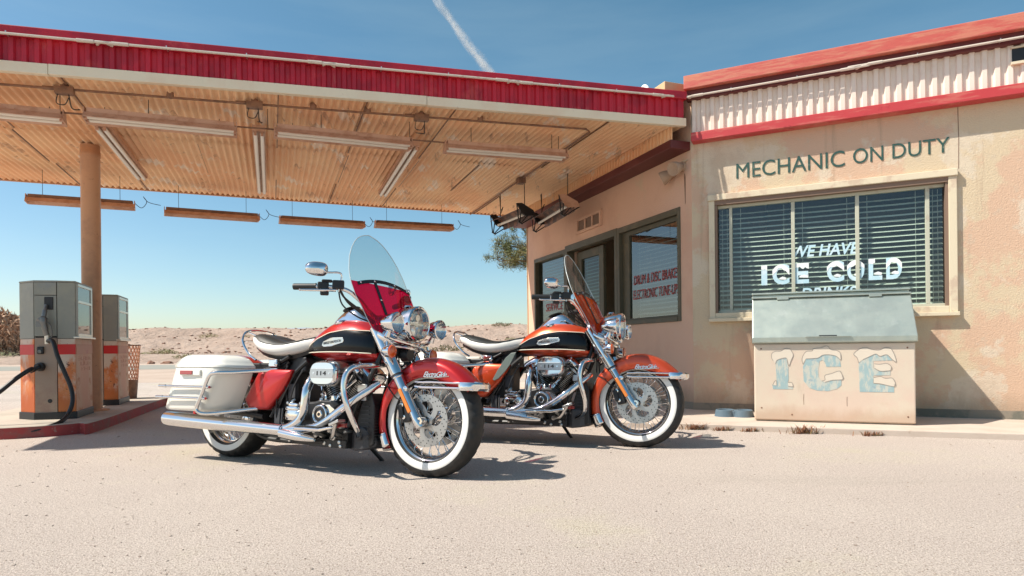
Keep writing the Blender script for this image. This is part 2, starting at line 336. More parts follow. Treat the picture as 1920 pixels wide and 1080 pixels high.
def dune_h(x, y):
    p = Vector((x, y, 0))
    base = max(0., min(1., (y - 40) / 8.)); base = base * base * (3 - 2 * base) * .55
    foot = 57 + 5 * noise.noise(p * .045) + 2.4 * noise.noise(p * .16)
    t = max(0., min(1., (y - foot) / 20.)); t = t * t * (3 - 2 * t)
    crest = 2.95 + .42 * noise.noise(p * .025 + Vector((3, 1, 0))) + .15 * noise.noise(p * .14)
    ero = (abs(noise.noise(p * .22)) - .25) * 1.0 * t * (1.25 - t) + .35 * noise.noise(p * .5) * t * (1.2 - t)
    return -.3 * (1 - min(1, max(0, (y - 38) / 3.))) + base + t * crest + ero + .05 * noise.noise(p * 1.1) * base
g = MB(); g.grid(lambda a, b: (lambda x, y: Vector((x, y, dune_h(x, y))))(-190 + 260 * a, 37 + 105 * b * (.35 + .65 * b)), 330, 130)
tag(g.build('dunes', M['dune'], smooth=60), kind='structure')
g = MB()
def mtn(a, b):
    x = -5200 + 9000 * a; p = Vector((a * 9, 0, 0))
    h = max(20, 120 + 55 * noise.noise(p) + 26 * noise.noise(p * 4)) + 30
    return Vector((x, 4600 + 700 * b, h * (1 - abs(2 * b - 1)) + 20 * noise.noise(Vector((a * 50, b * 4, 3))) * (.5 - abs(b - .5))))
g.grid(mtn, 160, 10); tag(g.build('mountains', M['mount'], smooth=60), kind='structure')

# desert scrub and rocks
def scrub_mesh(seed, n=150, spread=1.0, h=.7, fine=1.0):
    r = random.Random(seed); b = MB()
    for i in range(n):
        a = r.uniform(0, 2 * pi); d = sqrt(r.random()) * spread; z = r.uniform(0, h) * (1 - .6 * d / spread)
        c = Vector((cos(a) * d, sin(a) * d, z)); t = Vector((r.gauss(0, 1), r.gauss(0, 1), r.gauss(.4, 1))).normalized() * r.uniform(.06, .17) * (spread / .8) * fine
        u = t.orthogonal().normalized() * r.uniform(.012, .035) * spread / .8 * fine
        b.add([c - t - u * .4, c - t + u * .4, c + u, c + t, c - u], [(0, 1, 2, 3, 4)])
    return b
proto = scrub_mesh(3).build('desert_shrub', M['scrub'], smooth=0)
pos = []
for k in range(46):
    x = rnd.uniform(-62, 16); y = rnd.uniform(41, 76); pos.append((x, y, rnd.uniform(.35, 1.0)))
pos += [(-22.5, 44, .6), (-16, 47, .8), (-27, 50, .7), (-31, 43, .6)]
for i, (x, y, s) in enumerate(pos):
    o = proto if i == 0 else proto.copy()
    if i: COL.objects.link(o)
    o.location = (x, y, dune_h(x, y) - .02); o.scale = (s * 1.3, s * 1.3, s); o.rotation_euler.z = rnd.uniform(0, 6)
    tag(o, 'small dry olive shrub growing on the pale dunes', 'shrub', 'scrub dotted over the dunes')
def rock_obj(loc, s, lab, seed):
    b = MB(); bm = bmesh.new(); bmesh.ops.create_icosphere(bm, subdivisions=3, radius=1)
    for v in bm.verts:
        v.co *= 1 + .35 * noise.noise(v.co * 1.3 + Vector((seed, 0, 0))); v.co = Vector((v.co.x * s[0], v.co.y * s[1], v.co.z * s[2]))
    b.add([v.co.copy() for v in bm.verts], [tuple(v.index for v in f.verts) for f in bm.faces]); bm.free()
    o = b.build('rock', M['rock'], smooth=25); o.location = loc; tag(o, lab, 'rock', 'rocks beside the far road')
rock_obj((-22.2, 39.3, .02), (.22, .18, .17), 'brown boulder by the far road, nearer the wire basket', 1)
rock_obj((-21.3, 39.5, .02), (.34, .2, .14), 'flat brown boulder by the far road, on the motorcycle side of its neighbour', 5)
st = MB(); r2 = random.Random(5)
for k in range(900):
    x = r2.uniform(-70, 25); y = 52 + 28 * r2.random(); s = r2.uniform(.06, .22); z = dune_h(x, y)
    st.box((x, y, z + s * .1), (s * 1.6, s, s * .7), ((cos(k), sin(k), .2), (-sin(k), cos(k), 0), (0, 0, 1)))
tag(st.build('stones', M['rock'], smooth=0), kind='stuff')

gr = MB(); r3_ = random.Random(12)
for k in range(2600):
    y = 1.6 + 6.5 * r3_.random() ** 1.8; x = r3_.uniform(-.95, .95) * y; s = r3_.uniform(.0012, .0032) * (1 + .25 * y * r3_.random() ** 3)
    c, q = cos(k), sin(k); vs = [Vector((x + (c * i - q * j) * s * r3_.uniform(.6, 1.2), y + (q * i + c * j) * s * r3_.uniform(.6, 1.2), h)) for h in (0, s * .8) for i, j in ((-1, -1), (1, -1), (1, 1), (-1, 1))]
    gr.add(vs, [(4, 5, 6, 7), (0, 1, 5, 4), (1, 2, 6, 5), (2, 3, 7, 6), (3, 0, 4, 7)])
gv = gr.build('grit', pm('grit', (.36, .29, .24), .9, layers=[((.55, .47, .40), 9, .45, .55, .9), ((.12, .10, .09), 14, .55, .62, .9)]), smooth=0); tag(gv, kind='stuff')

# ------------------------------------------------------------------ pump island and pavement
isl = [(-3.84, 5.93), (-3.90, 5.76), (-4.05, 5.58), (-4.32, 5.42), (-4.62, 5.36), (-4.90, 5.42), (-5.10, 5.62), (-5.22, 5.95), (-6.12, 8.55), (-6.08, 8.80), (-5.88, 8.98), (-5.2, 9.02), (-4.85, 8.93), (-4.68, 8.75), (-4.64, 8.45)]
g = MB(); P = spline([(x, y, 0) for x, y in isl], 4, True); n = len(P); ctr = Vector((-4.95, 7.2, 0))
def inset(p, d): return p + (ctr - p).normalized() * d
rings = [[Vector((p.x, p.y, -.01)) for p in P], [inset(p, .012) + Z_ * .095 for p in P]]
g.loft(rings, cap=False); g.mi = 1
r3 = [inset(p, .02) + Z_ * .1005 for p in P]; g.loft([rings[1], r3], cap=False); g.add(r3, [tuple(range(n))])
tag(g.build('pump_island', [M['kerb_red'], M['island']], smooth=40), kind='structure')

curb = [(-1.9, 12.6), (-1.0, 9.6), (-.45, 7.4), (-.1, 6.35), (.25, 6.03), (.68, 5.893), (1.458, 5.672), (2.717, 5.189), (3.816, 4.78), (6.8, 3.55)]
back = [(8, 8), (4, 12.5), (-1.0, 13.0)]
g = MB(); g.prism(curb + back, lambda u, v, w: Vector((u, v, w)), -.02, .05)
tag(g.build('pavement', M['walk'], smooth=0, bevel=.008), kind='structure')

# ------------------------------------------------------------------ station building
W0 = Vector((1.95, 6.885, 0)); DF = Vector((.902, -.432, 0)).normalized(); NF = Vector((DF.y, -DF.x, 0))
DD = Vector((-.351, .936, 0)).normalized(); ND = Vector((-DD.y, DD.x, 0))
def FW(s, z, d=0.): return W0 + DF * s + NF * d + Z_ * z       # front wall: along, up, out
def DW(s, z, d=0.): return W0 + DD * s + ND * d + Z_ * z       # door wall
bld = thing('gas_station_building', 'peach stucco filling station with red roof beam and MECHANIC ON DUTY lettering', 'building', (2.6, 8.2, 0.05))
bld.location = (0, 0, 0)
def fbox(b, fn, s0, s1, z0, z1, d0, d1):
    vs = [fn(s, z, d) for s in (s0, s1) for z in (z0, z1) for d in (d0, d1)]
    b.add(vs, [(0, 1, 3, 2), (4, 6, 7, 5), (0, 4, 5, 1), (2, 3, 7, 6), (0, 2, 6, 4), (1, 5, 7, 3)])
def wall_with_holes(name, fn, s0, s1, z0, z1, holes, mat, th=.2):
    b = MB(); xs = sorted({s0, s1} | {h[0] for h in holes} | {h[1] for h in holes})
    for a, c in zip(xs[:-1], xs[1:]):
        hs = [h for h in holes if h[0] <= a + 1e-6 and h[1] >= c - 1e-6]
        if not hs: fbox(b, fn, a, c, z0, z1, 0, -th); continue
        h = hs[0]
        if h[2] > z0 + 1e-6: fbox(b, fn, a, c, z0, h[2], 0, -th)
        if h[3] < z1 - 1e-6: fbox(b, fn, a, c, h[3], z1, 0, -th)
    return b.build(name, mat, bld, smooth=0)
wall_with_holes('wall', FW, 0, 6.2, .045, 3.44, [(.225, 2.315, 1.075, 2.26)], M['stucco'])
wall_with_holes('wall', DW, 0, 4.713, .044, 3.438, [(.225, 1.54, 1.03, 2.255), (1.661, 3.094, .044, 2.25), (3.18, 4.40, .86, 2.235)], M['stucco2'])
E0 = DW(4.713, 0); FE = FW(6.2, 0); foot = [W0, FE, FE + Vector((1.6, 3.6, 0)), E0 + Vector((4.7, 1.8, 0)), E0]
b = MB()
for i in (1, 2, 3):
    a, c = foot[i], foot[i + 1]; d = (c - a).normalized(); nn = Vector((d.y, -d.x, 0)); L = (c - a).length
    fbox(b, lambda s, z, q: a + d * s + nn * q + Z_ * z, .002 if i == 1 else 0, L - (.205 if i == 3 else 0), .043, 3.436, 0, -.2)
b.build('wall', M['stucco2'], bld, smooth=0)
b = MB(); b.prism([(p.x, p.y) for p in foot], lambda u, v, w: Vector((u, v, w)), 3.4405, 3.50)
b.build('roof', M['tanwood'], bld, smooth=0)
cen = Vector((3.6, 9.2, 0))
b = MB(); b.prism([((p + (cen - p) * .12).x, (p + (cen - p) * .12).y) for p in foot], lambda u, v, w: Vector((u, v, w)), .056, .06); b.build('floor', M['room'], bld, smooth=0)
b = MB(); fbox(b, DW, 1.0, 4.6, .06, 3.3, -1.9, -1.95); fbox(b, FW, .9, 5.5, .06, 3.3, -1.7, -1.75)
b.build('partition', M['room'], bld, smooth=0)
# plinth
for fn_, a_, c_, h_ in ((FW, -.004, 6.2, .125), (DW, 0, 1.655, .127), (DW, 3.1, 4.713, .127)):
    b = MB(); fbox(b, fn_, a_, c_, .0505, h_, 0, .006); b.build('plinth', M['plinth'], bld, smooth=0)
# end trim at the far corner
b = MB(); fbox(b, DW, 4.714, 4.735, .05, 2.86, -.2, .012); b.build('corner_trim', M['tanwood'], bld, smooth=0)
# eaves: red strip, corrugated frieze, shade-darkened board, red beam
OS = .25
b = MB(); fbox(b, FW, .02, 6.2, 2.893, 2.986, 0, .13); b.build('eave_strip', M['redstrip'], bld, smooth=0, bevel=.006)
b = MB(); fbox(b, DW, .015, 4.76, 2.845, 2.935, 0, OS); b.build('eave_strip', M['shaded_red'], bld, smooth=0, bevel=.006)
def boxcorr(t):
    t = t % 1.0
    pts = [(0, 0), (.12, 0), (.25, 1), (.62, 1), (.75, 0), (1, 0)]
    for (a, x), (c, y) in zip(pts[:-1], pts[1:]):
        if a <= t <= c: return x + (y - x) * (t - a) / (c - a)
    return 0
KN = [0, .12, .25, .62, .75]
def frieze(name, fn, s0, s1, z0, z1, d0, amp, wl, mat, parent):
    b = MB(); cols = []
    k = math.floor(s0 / wl)
    while k * wl < s1:
        for t in KN:
            s = (k + t) * wl
            if s0 <= s <= s1: cols.append((s, boxcorr(t)))
        k += 1
    vs = [];
    for s, h in cols: vs += [fn(s, z0, d0 + amp * h), fn(s, z1, d0 + amp * h)]
    b.add(vs, [(2 * i, 2 * i + 2, 2 * i + 3, 2 * i + 1) for i in range(len(cols) - 1)])
    return b.build(name, mat, parent, smooth=0)
frieze('frieze', FW, .005, 6.2, 2.984, 3.384, .03, .024, .094, M['white_corr'], bld)
frieze('frieze', DW, .01, 4.74, 2.93, 3.42, .205, .02, .068, M['ceil'], bld)
b = MB(); fbox(b, FW, -.03, 6.2, 3.350, 3.446, .001, .098); b.build('eave_board', M['shaded_red'], bld, smooth=0)
b = MB(); fbox(b, FW, -.045, 6.2, 3.4455, 3.586, .0, .158); b.build('roof_beam', M['redwood'], bld, smooth=0, bevel=.006)
b = MB(); fbox(b, DW, .052, 4.8, 3.42, 3.566, .0, .29); b.build('roof_beam', M['tanwood'], bld, smooth=0, bevel=.006)
b = MB(); b.tube(spline([DW(.34, 3.52, .31), DW(.36, 3.60, .31), DW(.46, 3.66, .29), DW(.7, 3.67, .2)], 6), .022, 10); b.build('vent_pipe', M['snow_paint'], bld)
# neon tubes along the front eave
def neon(a, c, out, parent):
    b = MB(); d = (c - a).normalized(); L = (c - a).length
    b.tube(spline([a - out * .05 + d * .04, a + d * .01, a + d * .06, c - d * .06, c - d * .01, c - out * .05 - d * .04], 5), .011, 8)
    b.tube([a + d * .05, a + d * .17], .0155, 8); b.tube([c - d * .17, c - d * .05], .0155, 8)
    o = b.build('neon_tube', M['neon'], parent)
    s = MB(); k = .45
    while k < L - .2:
        s.tube([a + d * k - out * .06, a + d * k + out * .004], .006, 6); s.tube([a + d * k + Z_ * .022, a + d * k - Z_ * .012], .005, 6); k += .62
    if s.v: s.build('standoff', M['trim'], o)
for (s0, s1, h) in ((-.02, 1.60, 0), (1.61, 3.9, .012), (3.91, 6.0, 0)): neon(FW(s0, 3.366 + h, .135), FW(s1, 3.366 + h, .135), NF, bld)
b = MB(); fbox(b, FW, 2.775, 3.35, 3.195, 3.315, .056, .062); fr_o = b.build('vent_dark_plate', M['black'], bld, smooth=0)  # flat black plate painted in for the dark inside the vent
b = MB(); fbox(b, FW, 2.765, 3.36, 3.172, 3.195, .03, .085); fbox(b, FW, 2.765, 3.36, 3.315, 3.328, .03, .075); b.build('frame', M['casing'], fr_o, smooth=0)

# windows
def slats(fn, s0, s1, z0, z1, d, pitch, w, tilt, mat, parent, sag=0.):
    b = MB(); z = z0; r = random.Random(3); k = 0
    while z < z1:
        j = r.gauss(0, .0015); tl = radians(tilt + r.gauss(0, 1.6))
        for a in range(6):
            pass
        o1 = (w / 2 * cos(tl), -w / 2 * sin(tl))
        vs = []
        for q in range(9):
            s = s0 + (s1 - s0) * q / 8; sg = -sag * sin(pi * q / 8) * (1 + .5 * sin(k * 1.7))
            vs += [fn(s, z + j + sg - o1[1], d - o1[0]), fn(s, z + j + sg + .0025, d), fn(s, z + j + sg + o1[1], d + o1[0])]
        b.add(vs, [(3 * q + e, 3 * q + 3 + e, 3 * q + 4 + e, 3 * q + 1 + e) for q in range(8) for e in (0, 1)])
        z += pitch; k += 1
    o = b.build('blind', mat, parent)
    c = MB(); m = max(2, int((s1 - s0) / .55) + 1)
    for i in range(m):
        s = s0 + .08 + (s1 - s0 - .16) * i / (m - 1); c.tube([fn(s, z0, d + w * .52), fn(s, z1, d + w * .52)], .0016, 5)
    c.build('cord', mat, o); return o
def pane(fn, s0, s1, z0, z1, d, mat, parent):
    b = MB(); b.add([fn(s0, z0, d), fn(s1, z0, d), fn(s1, z1, d), fn(s0, z1, d)], [(0, 1, 2, 3)]); return b.build('pane', mat, parent, smooth=0)
# big front window
b = MB()
fbox(b, FW, .178, .238, 1.022, 2.262, .0, .035); fbox(b, FW, 2.302, 2.368, 1.022, 2.262, .0, .035); fbox(b, FW, .170, 2.374, 2.262, 2.325, 0, .05); fbox(b, FW, .170, 2.378, .985, 1.022, 0, .06); fbox(b, FW, .238, 2.302, 1.022, 1.078, 0, .03)
win = b.build('window', M['casing'], bld, smooth=0, bevel=.005)
b = MB(); fbox(b, FW, .238, 2.302, 2.215, 2.2615, -.05, .03); fbox(b, FW, .2385, .262, 1.0785, 2.2145, -.05, .02); fbox(b, FW, 2.278, 2.3015, 1.0785, 2.2145, -.05, .02)
b.build('reveal', M['reveal'], win, smooth=0)
b = MB(); fbox(b, FW, .262, 2.278, 2.185, 2.2145, -.075, -.03); fbox(b, FW, .262, 2.278, 1.0785, 1.105, -.075, -.03)
for s, w_ in ((.392, .030), (.993, .034), (1.567, .034), (2.146, .034)): fbox(b, FW, s - w_ / 2, s + w_ / 2, 1.105, 2.185, -.074, -.031)
b.build('sash', M['sash'], win, smooth=0, bevel=.003)
pane(FW, .262, 2.278, 1.105, 2.185, -.052, M['pane'], win)
for a, c in ((.27, .380), (.405, .985), (1.0, 1.56), (1.575, 2.138), (2.155, 2.275)):
    slats(FW, a, c, 1.12, 2.18, -.125, .0505, .050, 27, M['blind'], win, .002)
def FT(s, z, d0): return lambda u, v, d: FW(s + u, z + v, d0 + d)
text_mesh('lettering', 'WE HAVE', FT(.985, 1.617, -.046), .60, .118, M['ice_paint'], win, .002, .22, .022)
for w_, s0, s1 in (('I', .688, .745), ('C', .795, .955), ('E', .985, 1.135), ('C', 1.298, 1.450), ('O', 1.475, 1.625), ('L', 1.660, 1.775), ('D', 1.808, 1.938)):
    lt = text_mesh('lettering', w_, FT(s0, 1.352, -.046), s1 - s0, .207, M['ice_paint'], win, .002, 0, .03)
    cap = MB(); r = random.Random(ord(w_) + int(s0 * 99)); m_ = (s0 + s1) / 2
    n_ = 9; top = [(s0 + (s1 - s0) * i / n_, 1.559 - (0 if w_ in 'IEL' else .055 * (2 * i / n_ - 1) ** 2)) for i in range(n_ + 1)]
    if w_ == 'L': top = [(s0 + .055 * i / n_, 1.559) for i in range(n_ + 1)]
    bot = [(x, z - r.uniform(.035, .062)) for x, z in top][::-1]
    cap.prism(top + bot, lambda u, v, q: FW(u, v, q), -.0435, -.0425)
    if w_ != 'I':
        c0 = s0 + (s1 - s0) * (.42 if w_ != 'D' else .35); c1 = s0 + (s1 - s0) * (.95 if w_ in 'EL' else .78)
        lo = 1.352 + (.062 if w_ == 'E' else .052); P2 = [(c0, lo), (c1, lo - .006), (c1 + .004, lo + .016), ((c0 + c1) / 2, lo + .028), (c0, lo + .016)]
        cap.prism(P2, lambda u, v, q: FW(u, v, q), -.0435, -.0425)
    cap.build('snow_cap', M['snow_paint'], lt, smooth=0)
text_mesh('lettering', 'DRINKS', FT(1.06, 1.188, -.046), .50, .118, M['ice_paint'], win, .002, .22, .02)
sg = text_mesh('wall_lettering', 'MECHANIC', FT(.458, 2.472, .003), 1.005, .158, M['green_paint'], bld, .002, 0, .0, 1.0)
text_mesh('wall_lettering', 'ON', FT(1.535, 2.483, .003), .255, .146, M['green_paint'], bld, .002, 0, .0)
text_mesh('wall_lettering', 'DUTY', FT(1.865, 2.489, .003), .455, .140, M['green_paint'], bld, .002, 0, .0)
# door wall openings
def olive_frame(s0, s1, z0, z1, w, sill=None):
    b = MB(); fbox(b, DW, s0, s0 + w, z0, z1, -.12, .012); fbox(b, DW, s1 - w, s1, z0, z1, -.12, .012)
    fbox(b, DW, s0 + w, s1 - w, z1 - w * 1.3, z1, -.12, .0125)
    if z0 > .2: fbox(b, DW, s0 + w, s1 - w, z0, z0 + w, -.12, .02)
    return b
w2 = olive_frame(.205, 1.580, 1.01, 2.275, .055).build('window', M['olive'], bld, smooth=0, bevel=.004)
b = MB(); fbox(b, DW, .262, .30, 1.07, 2.20, -.08, -.04); fbox(b, DW, 1.36, 1.523, 1.07, 2.20, -.08, -.04); fbox(b, DW, .30, 1.36, 2.15, 2.20, -.08, -.04); fbox(b, DW, .30, 1.36, 1.07, 1.09, -.08, -.04)
b.build('sash', M['olive'], w2, smooth=0)
pane(DW, .262, 1.523, 1.067, 2.20, -.06, M['pane_dusty'], w2)
slats(DW, .32, 1.34, 1.10, 2.14, -.16, .052, .050, 32, M['blind2'], w2, .004)
def DT(s, z, d0): return lambda u, v, d: DW(s - u, z + v, d0 + d)
text_mesh('lettering', 'DRUM & DISC BRAKES', DT(1.285, 1.508, -.056), .955, .118, M['red_paint'], w2, .002, .12, .0)
text_mesh('lettering', 'ELECTRONIC TUNE-UPS', DT(1.300, 1.325, -.056), .975, .118, M['red_paint'], w2, .002, .12, .0)
dr = olive_frame(1.585, 3.165, .046, 2.285, .072).build('door_frame', M['olive'], bld, smooth=0, bevel=.004)
b = MB(); fbox(b, DW, 2.18, 2.31, .06, 2.165, -.16, -.115); fbox(b, DW, 2.86, 3.0, .06, 2.165, -.16, -.115); fbox(b, DW, 2.31, 2.86, 2.05, 2.165, -.16, -.115); fbox(b, DW, 2.31, 2.86, .06, .95, -.16, -.115)
lf = b.build('door', M['olive'], bld, smooth=0, bevel=.004)
pane(DW, 2.31, 2.86, .95, 2.05, -.14, M['pane_door'], lf); slats(DW, 2.33, 2.84, .97, 2.03, -.19, .05, .048, 32, M['blind2'], lf)
b = MB(); b.lathe([(0, .05), (.028, .045), (.03, .03), (.012, .02), (.012, 0)], DW(2.24, 1.0, -.115), ND, 14); b.build('handle', M['trim'], lf)
w3 = olive_frame(3.165, 4.405, .84, 2.245, .05).build('window', M['olive'], bld, smooth=0, bevel=.004)
pane(DW, 3.216, 4.353, .89, 2.18, -.06, M['pane_dusty'], w3); slats(DW, 3.22, 4.25, .9, 2.18, -.14, .052, .05, 36, M['blind2'], w3, .004)
text_mesh('lettering', 'SERVICE', DT(4.06, 1.335, -.056), .66, .125, M['red_paint'], w3, .002, .1, .0)
# vent grille above the door
b = MB(); fbox(b, DW, 1.99, 2.03, 2.395, 2.615, .0, .03); fbox(b, DW, 2.70, 2.74, 2.395, 2.615, .0, .03); fbox(b, DW, 2.03, 2.70, 2.58, 2.615, 0, .03); fbox(b, DW, 2.03, 2.70, 2.395, 2.43, 0, .034)
for s in (2.255, 2.475): fbox(b, DW, s - .012, s + .012, 2.43, 2.58, .006, .024)
vg = b.build('vent_grille', M['stucco2'], bld, smooth=0)
b = MB(); fbox(b, DW, 2.03, 2.70, 2.43, 2.58, .002, .006); b.build('louvre', M['reveal'], vg, smooth=0)
b = MB(); b.prism([(.115, 2.28), (.125, 2.52), (.13, 2.58), (.118, 2.62), (.104, 2.58), (.107, 2.3)], lambda u, v, w: DW(u, v, w), .001, .003); b.build('rust_streak', M['pipe'], bld, smooth=0)
b = MB(); b.tube([FW(2.386, 2.33, -.001), FW(2.389, 2.6, -.001), FW(2.385, 2.893, -.001)], .004, 5); b.build('wall_joint', M['reveal'], bld)

# twin floodlight under the eave corner
fl = thing('twin_floodlight', 'peach painted twin-head floodlight under the eave corner', 'lamp', DW(.16, 2.66, 0))
inv = Matrix.Translation(-fl.location)
def L(p): return p - fl.location
b = MB(); b.lathe([(0, .03), (.05, .03), (.055, 0), (0, 0)], L(DW(.14, 2.70, .0)), ND, 20); b.build('base', M['stucco2'], fl)
for ds, dz, ax in ((.02, 0, ND + DD * -.25 - Z_ * .35), (.18, -.03, ND * .8 + DD * .7 - Z_ * .5)):
    o = L(DW(.12 + ds, 2.69 + dz, .05)); b = MB()
    b.lathe([(0, -.06), (.035, -.05), (.045, .0), (.07, .06), (.078, .11), (.074, .12), (.06, .115), (0, .105)], o, ax, 24)
    h = b.build('lamp_head', M['stucco2'], fl)
b = MB(); b.tube([L(DW(.05, 2.75, .01)), L(DW(.33, 2.75, .01))], .008, 6); b.build('bracket', M['casing'], fl)
# ------------------------------------------------------------------ canopy over the pumps
def at_z(u, v, z):
    """photo pixel -> point at height z (used to read positions off the photograph)"""
    r = R_ * ((u - CX) / F_PX) + U_ * ((CY - v) / F_PX) + Y_
    return Vector((0, 0, CAM_H)) + r * ((z - CAM_H) / r.z)
KT = .0174; FR0 = Vector((-4.04, 5.05, 0)); EF = (Vector((1.847, 6.80, 0)) - FR0); EF.z = 0; EF.normalize()
F0 = FR0 - EF * 2.05; F1 = FR0 + EF * 6.165; LF = (F1 - F0).length
def tz(p): return KT * (p - FR0).dot(EF)          # the canopy rises a little towards the building
def T_(p): return p + Z_ * tz(p)
def at_c(u, v, z):
    """photo pixel -> point on the canopy's own slightly rising plane, z above the left frame end"""
    q = at_z(u, v, z)
    for _ in range(12): q = at_z(u, v, z + tz(q))
    return q
NC = Vector((EF.y, -EF.x, 0)); BK = at_c(0, 339, 2.96); BK2 = at_c(902, 403, 2.96); BD = BK2 - BK; BD.z = 0; BD.normalize(); BK.z = 0
def back_len(p):      # distance along DD from p to the back edge line
    n = Vector((-BD.y, BD.x, 0)); return (BK - p).dot(n) / DD.dot(n)
CZ = 2.985
can = thing('canopy', 'flat canopy with red corrugated fascia and peach corrugated ceiling', 'canopy', (0, 0, 0))
NW = 114
b = MB(); amp = .0145
for (t0, t1, dz) in ((0, .40, 0.), (.385, .72, -.006), (.705, 1.0, .003)):
    cols = int(LF / .068 * 8); vs = []
    for i in range(cols + 1):
        a = LF * i / cols; p = F0 + EF * a; Lb = back_len(p)
        sag = .006 * noise.noise(Vector((a * 1.3, t0 * 7, 2)))
        z = CZ + dz + amp * sin(2 * pi * a / .068)
        vs += [T_(q_) for q_ in (p + DD * (Lb * t0) + Z_ * (z + sag), p + DD * (Lb * (t0 + t1) / 2) + Z_ * (z + 1.6 * sag + .004 * noise.noise(Vector((a * .7, t1, 5)))), p + DD * (Lb * t1) + Z_ * (z + sag))]
    b.add(vs, [(3 * i + e, 3 * i + 3 + e, 3 * i + 4 + e, 3 * i + 1 + e) for i in range(cols) for e in (0, 1)])
b.build('ceiling', M['ceil'], can, smooth=70)
for k in range(1, 10):
    a = k * .816 + .02; p = F0 + EF * a; Lb = back_len(p); b = MB()
    for t0, t1, q in ((.0, .385, 0), (.405, .70, 1), (.725, .995, 0)):
        if (k * 3 + q) % 4 == 0: continue
        p_ = p + EF * (.02 * ((k + q) % 3)); z = CZ - amp - .002
        b.loft([[T_(p_ + DD * (Lb * t) + EF * w + Z_ * (z + h)) for w, h in ((-.004, 0), (.004, 0), (.004, .012), (-.004, .012))] for t in (t0, (t0 + t1) / 2, t1)])
        b.build('sheet_lap', M['pipe'], can, smooth=0); b = MB()
def CF(s, z, d=0.): return T_(F0 + EF * s + NC * d + Z_ * z)
frieze('fascia', CF, 0, LF - .01, 3.035, 3.245, .0, .02, .088, M['red_corr'], can)
b = MB(); fbox(b, CF, -.03, LF - .005, 3.236, 3.318, -.06, .045); b.build('fascia_cap', M['red_corr'], can, smooth=0, bevel=.008)
b = MB(); fbox(b, CF, -.03, 2.4, 2.958, 3.042, -.03, .024); fbox(b, CF, 2.404, 5.45, 2.959, 3.0425, -.03, .0255); fbox(b, CF, 5.454, LF - .004, 2.956, 3.041, -.03, .024)
b.build('cream_board', M['cream_board'], can, smooth=0, bevel=.003)
L0 = F0; LB = F0 + DD * back_len(F0); RB = F1 + DD * back_len(F1)
def CL(s, z, d=0.): return T_(F0 + DD * s + Vector((-DD.y, DD.x, 0)) * d + Z_ * z)
b = MB(); fbox(b, CL, .0, back_len(F0), 2.96, 3.316, 0, .03); b.build('end_board', M['red_corr'], can, smooth=0)
def CB(s, z, d=0.): return T_(LB + BD * s + Vector((-BD.y, BD.x, 0)) * d + Z_ * z)
LBK = (RB - LB).length
b = MB(); fbox(b, CB, 0, LBK, 2.968, 3.26, .0, .03); b.build('gutter', M['post'], can, smooth=0)
b = MB(); b.add([T_(p + Z_ * 3.262) for p in (F0 + DD * .02, F1 - EF * .02, RB, LB)], [(0, 1, 2, 3)]); b.build('roof', M['tanwood'], can, smooth=0)
for (s0, s1) in ((-.02, 1.05), (1.07, 2.79), (2.82, 4.56), (4.58, 6.28), (6.31, 7.96)):
    neon(CF(s0, 3.232, .075), CF(s1, 3.232 + (.006 if s0 > 2 else 0), .075), NC, can)
# conduit run with junction boxes
PZ = 2.945
A0 = at_c(-60, 153, PZ); A1 = at_c(1112, 243, PZ)
cd = thing('conduit_run', 'rusty conduit run with junction boxes under the canopy ceiling', 'conduit', (0, 0, 0))
b = MB(); b.tube([A0, (A0 + A1) / 2 - Z_ * .006, A1 - (A1 - A0).normalized() * .08, T_(A1 + DD * .08) - Z_ * tz(A1), T_(A1 + DD * 2.1) - Z_ * tz(A1), T_(A1 + DD * (back_len(A1) - .05)) - Z_ * tz(A1)], .011, 8); b.build('pipe', M['pipe'], cd)
dA = (A1 - A0).normalized()
def on_A(u): 
    best = min(range(400), key=lambda k: abs(u - ((lambda q: CX + F_PX * q.dot(R_) / q.y)(A0 + (A1 - A0) * (k / 399) - Z_ * CAM_H))))
    return A0 + (A1 - A0) * (best / 399)
for u in (122, 478, 790):
    p = on_A(u); b = MB(); b.box(p - Z_ * .015, (.14, .07, .06), (dA, DD, Z_)); b.tube([p + dA * -.16, p - dA * .07], .017, 8); b.lathe([(0, .03), (.03, .03), (.03, -.01)], p + Z_ * .01, Z_, 10)
    jb = b.build('junction_box', M['pipe'], cd, smooth=30, bevel=.004)
    b = MB()
    b.tube(spline([p - Z_ * .04 + dA * .03, p - Z_ * .14 + dA * .04 + DD * .05, p - Z_ * .10 + dA * .06 + DD * .2, p - Z_ * .05 + DD * .34 + dA * .02], 6), .005, 6)
    b.tube(spline([p - Z_ * .04 - dA * .05, p - Z_ * .12 - dA * .06, p - Z_ * .13 + dA * .0, p - Z_ * .07 + dA * .03], 6), .004, 6); b.build('cable', M['wire'], jb)
for u in (318, 588, 690, 900):
    p = on_A(u); b = MB(); b.lathe([(0, .035), (.028, .03), (.03, 0), (.02, -.02), (0, -.02)], p + Z_ * .01, Z_, 12); b.build('clamp', M['pipe'], cd)
p = A1 + DD * 2.1; b = MB(); b.box(p - Z_ * .02, (.10, .12, .08), (dA, DD, Z_)); b.build('junction_box', M['pipe'], cd, smooth=0, bevel=.004)
B0_ = at_c(-60, 196, 2.80); B1_ = at_c(1060, 286, 2.80)
rail = thing('light_rail', 'thin steel pipe hung on chains, carrying the front row of tube lights', 'pipe', (0, 0, 0))
b = MB(); b.tube([B0_, B0_ + (B1_ - B0_) * .3 - Z_ * .008, B0_ + (B1_ - B0_) * .62 + Z_ * .004, B1_], .008, 8); b.build('pipe', M['pipe'], rail)
for k in (.12, .245, .43, .52, .68, .80, .97, .985):
    b = MB(); q = B0_ + (B1_ - B0_) * k; b.tube([q, q + Z_ * .185], .0035, 5); b.build('chain', M['wire'], rail)
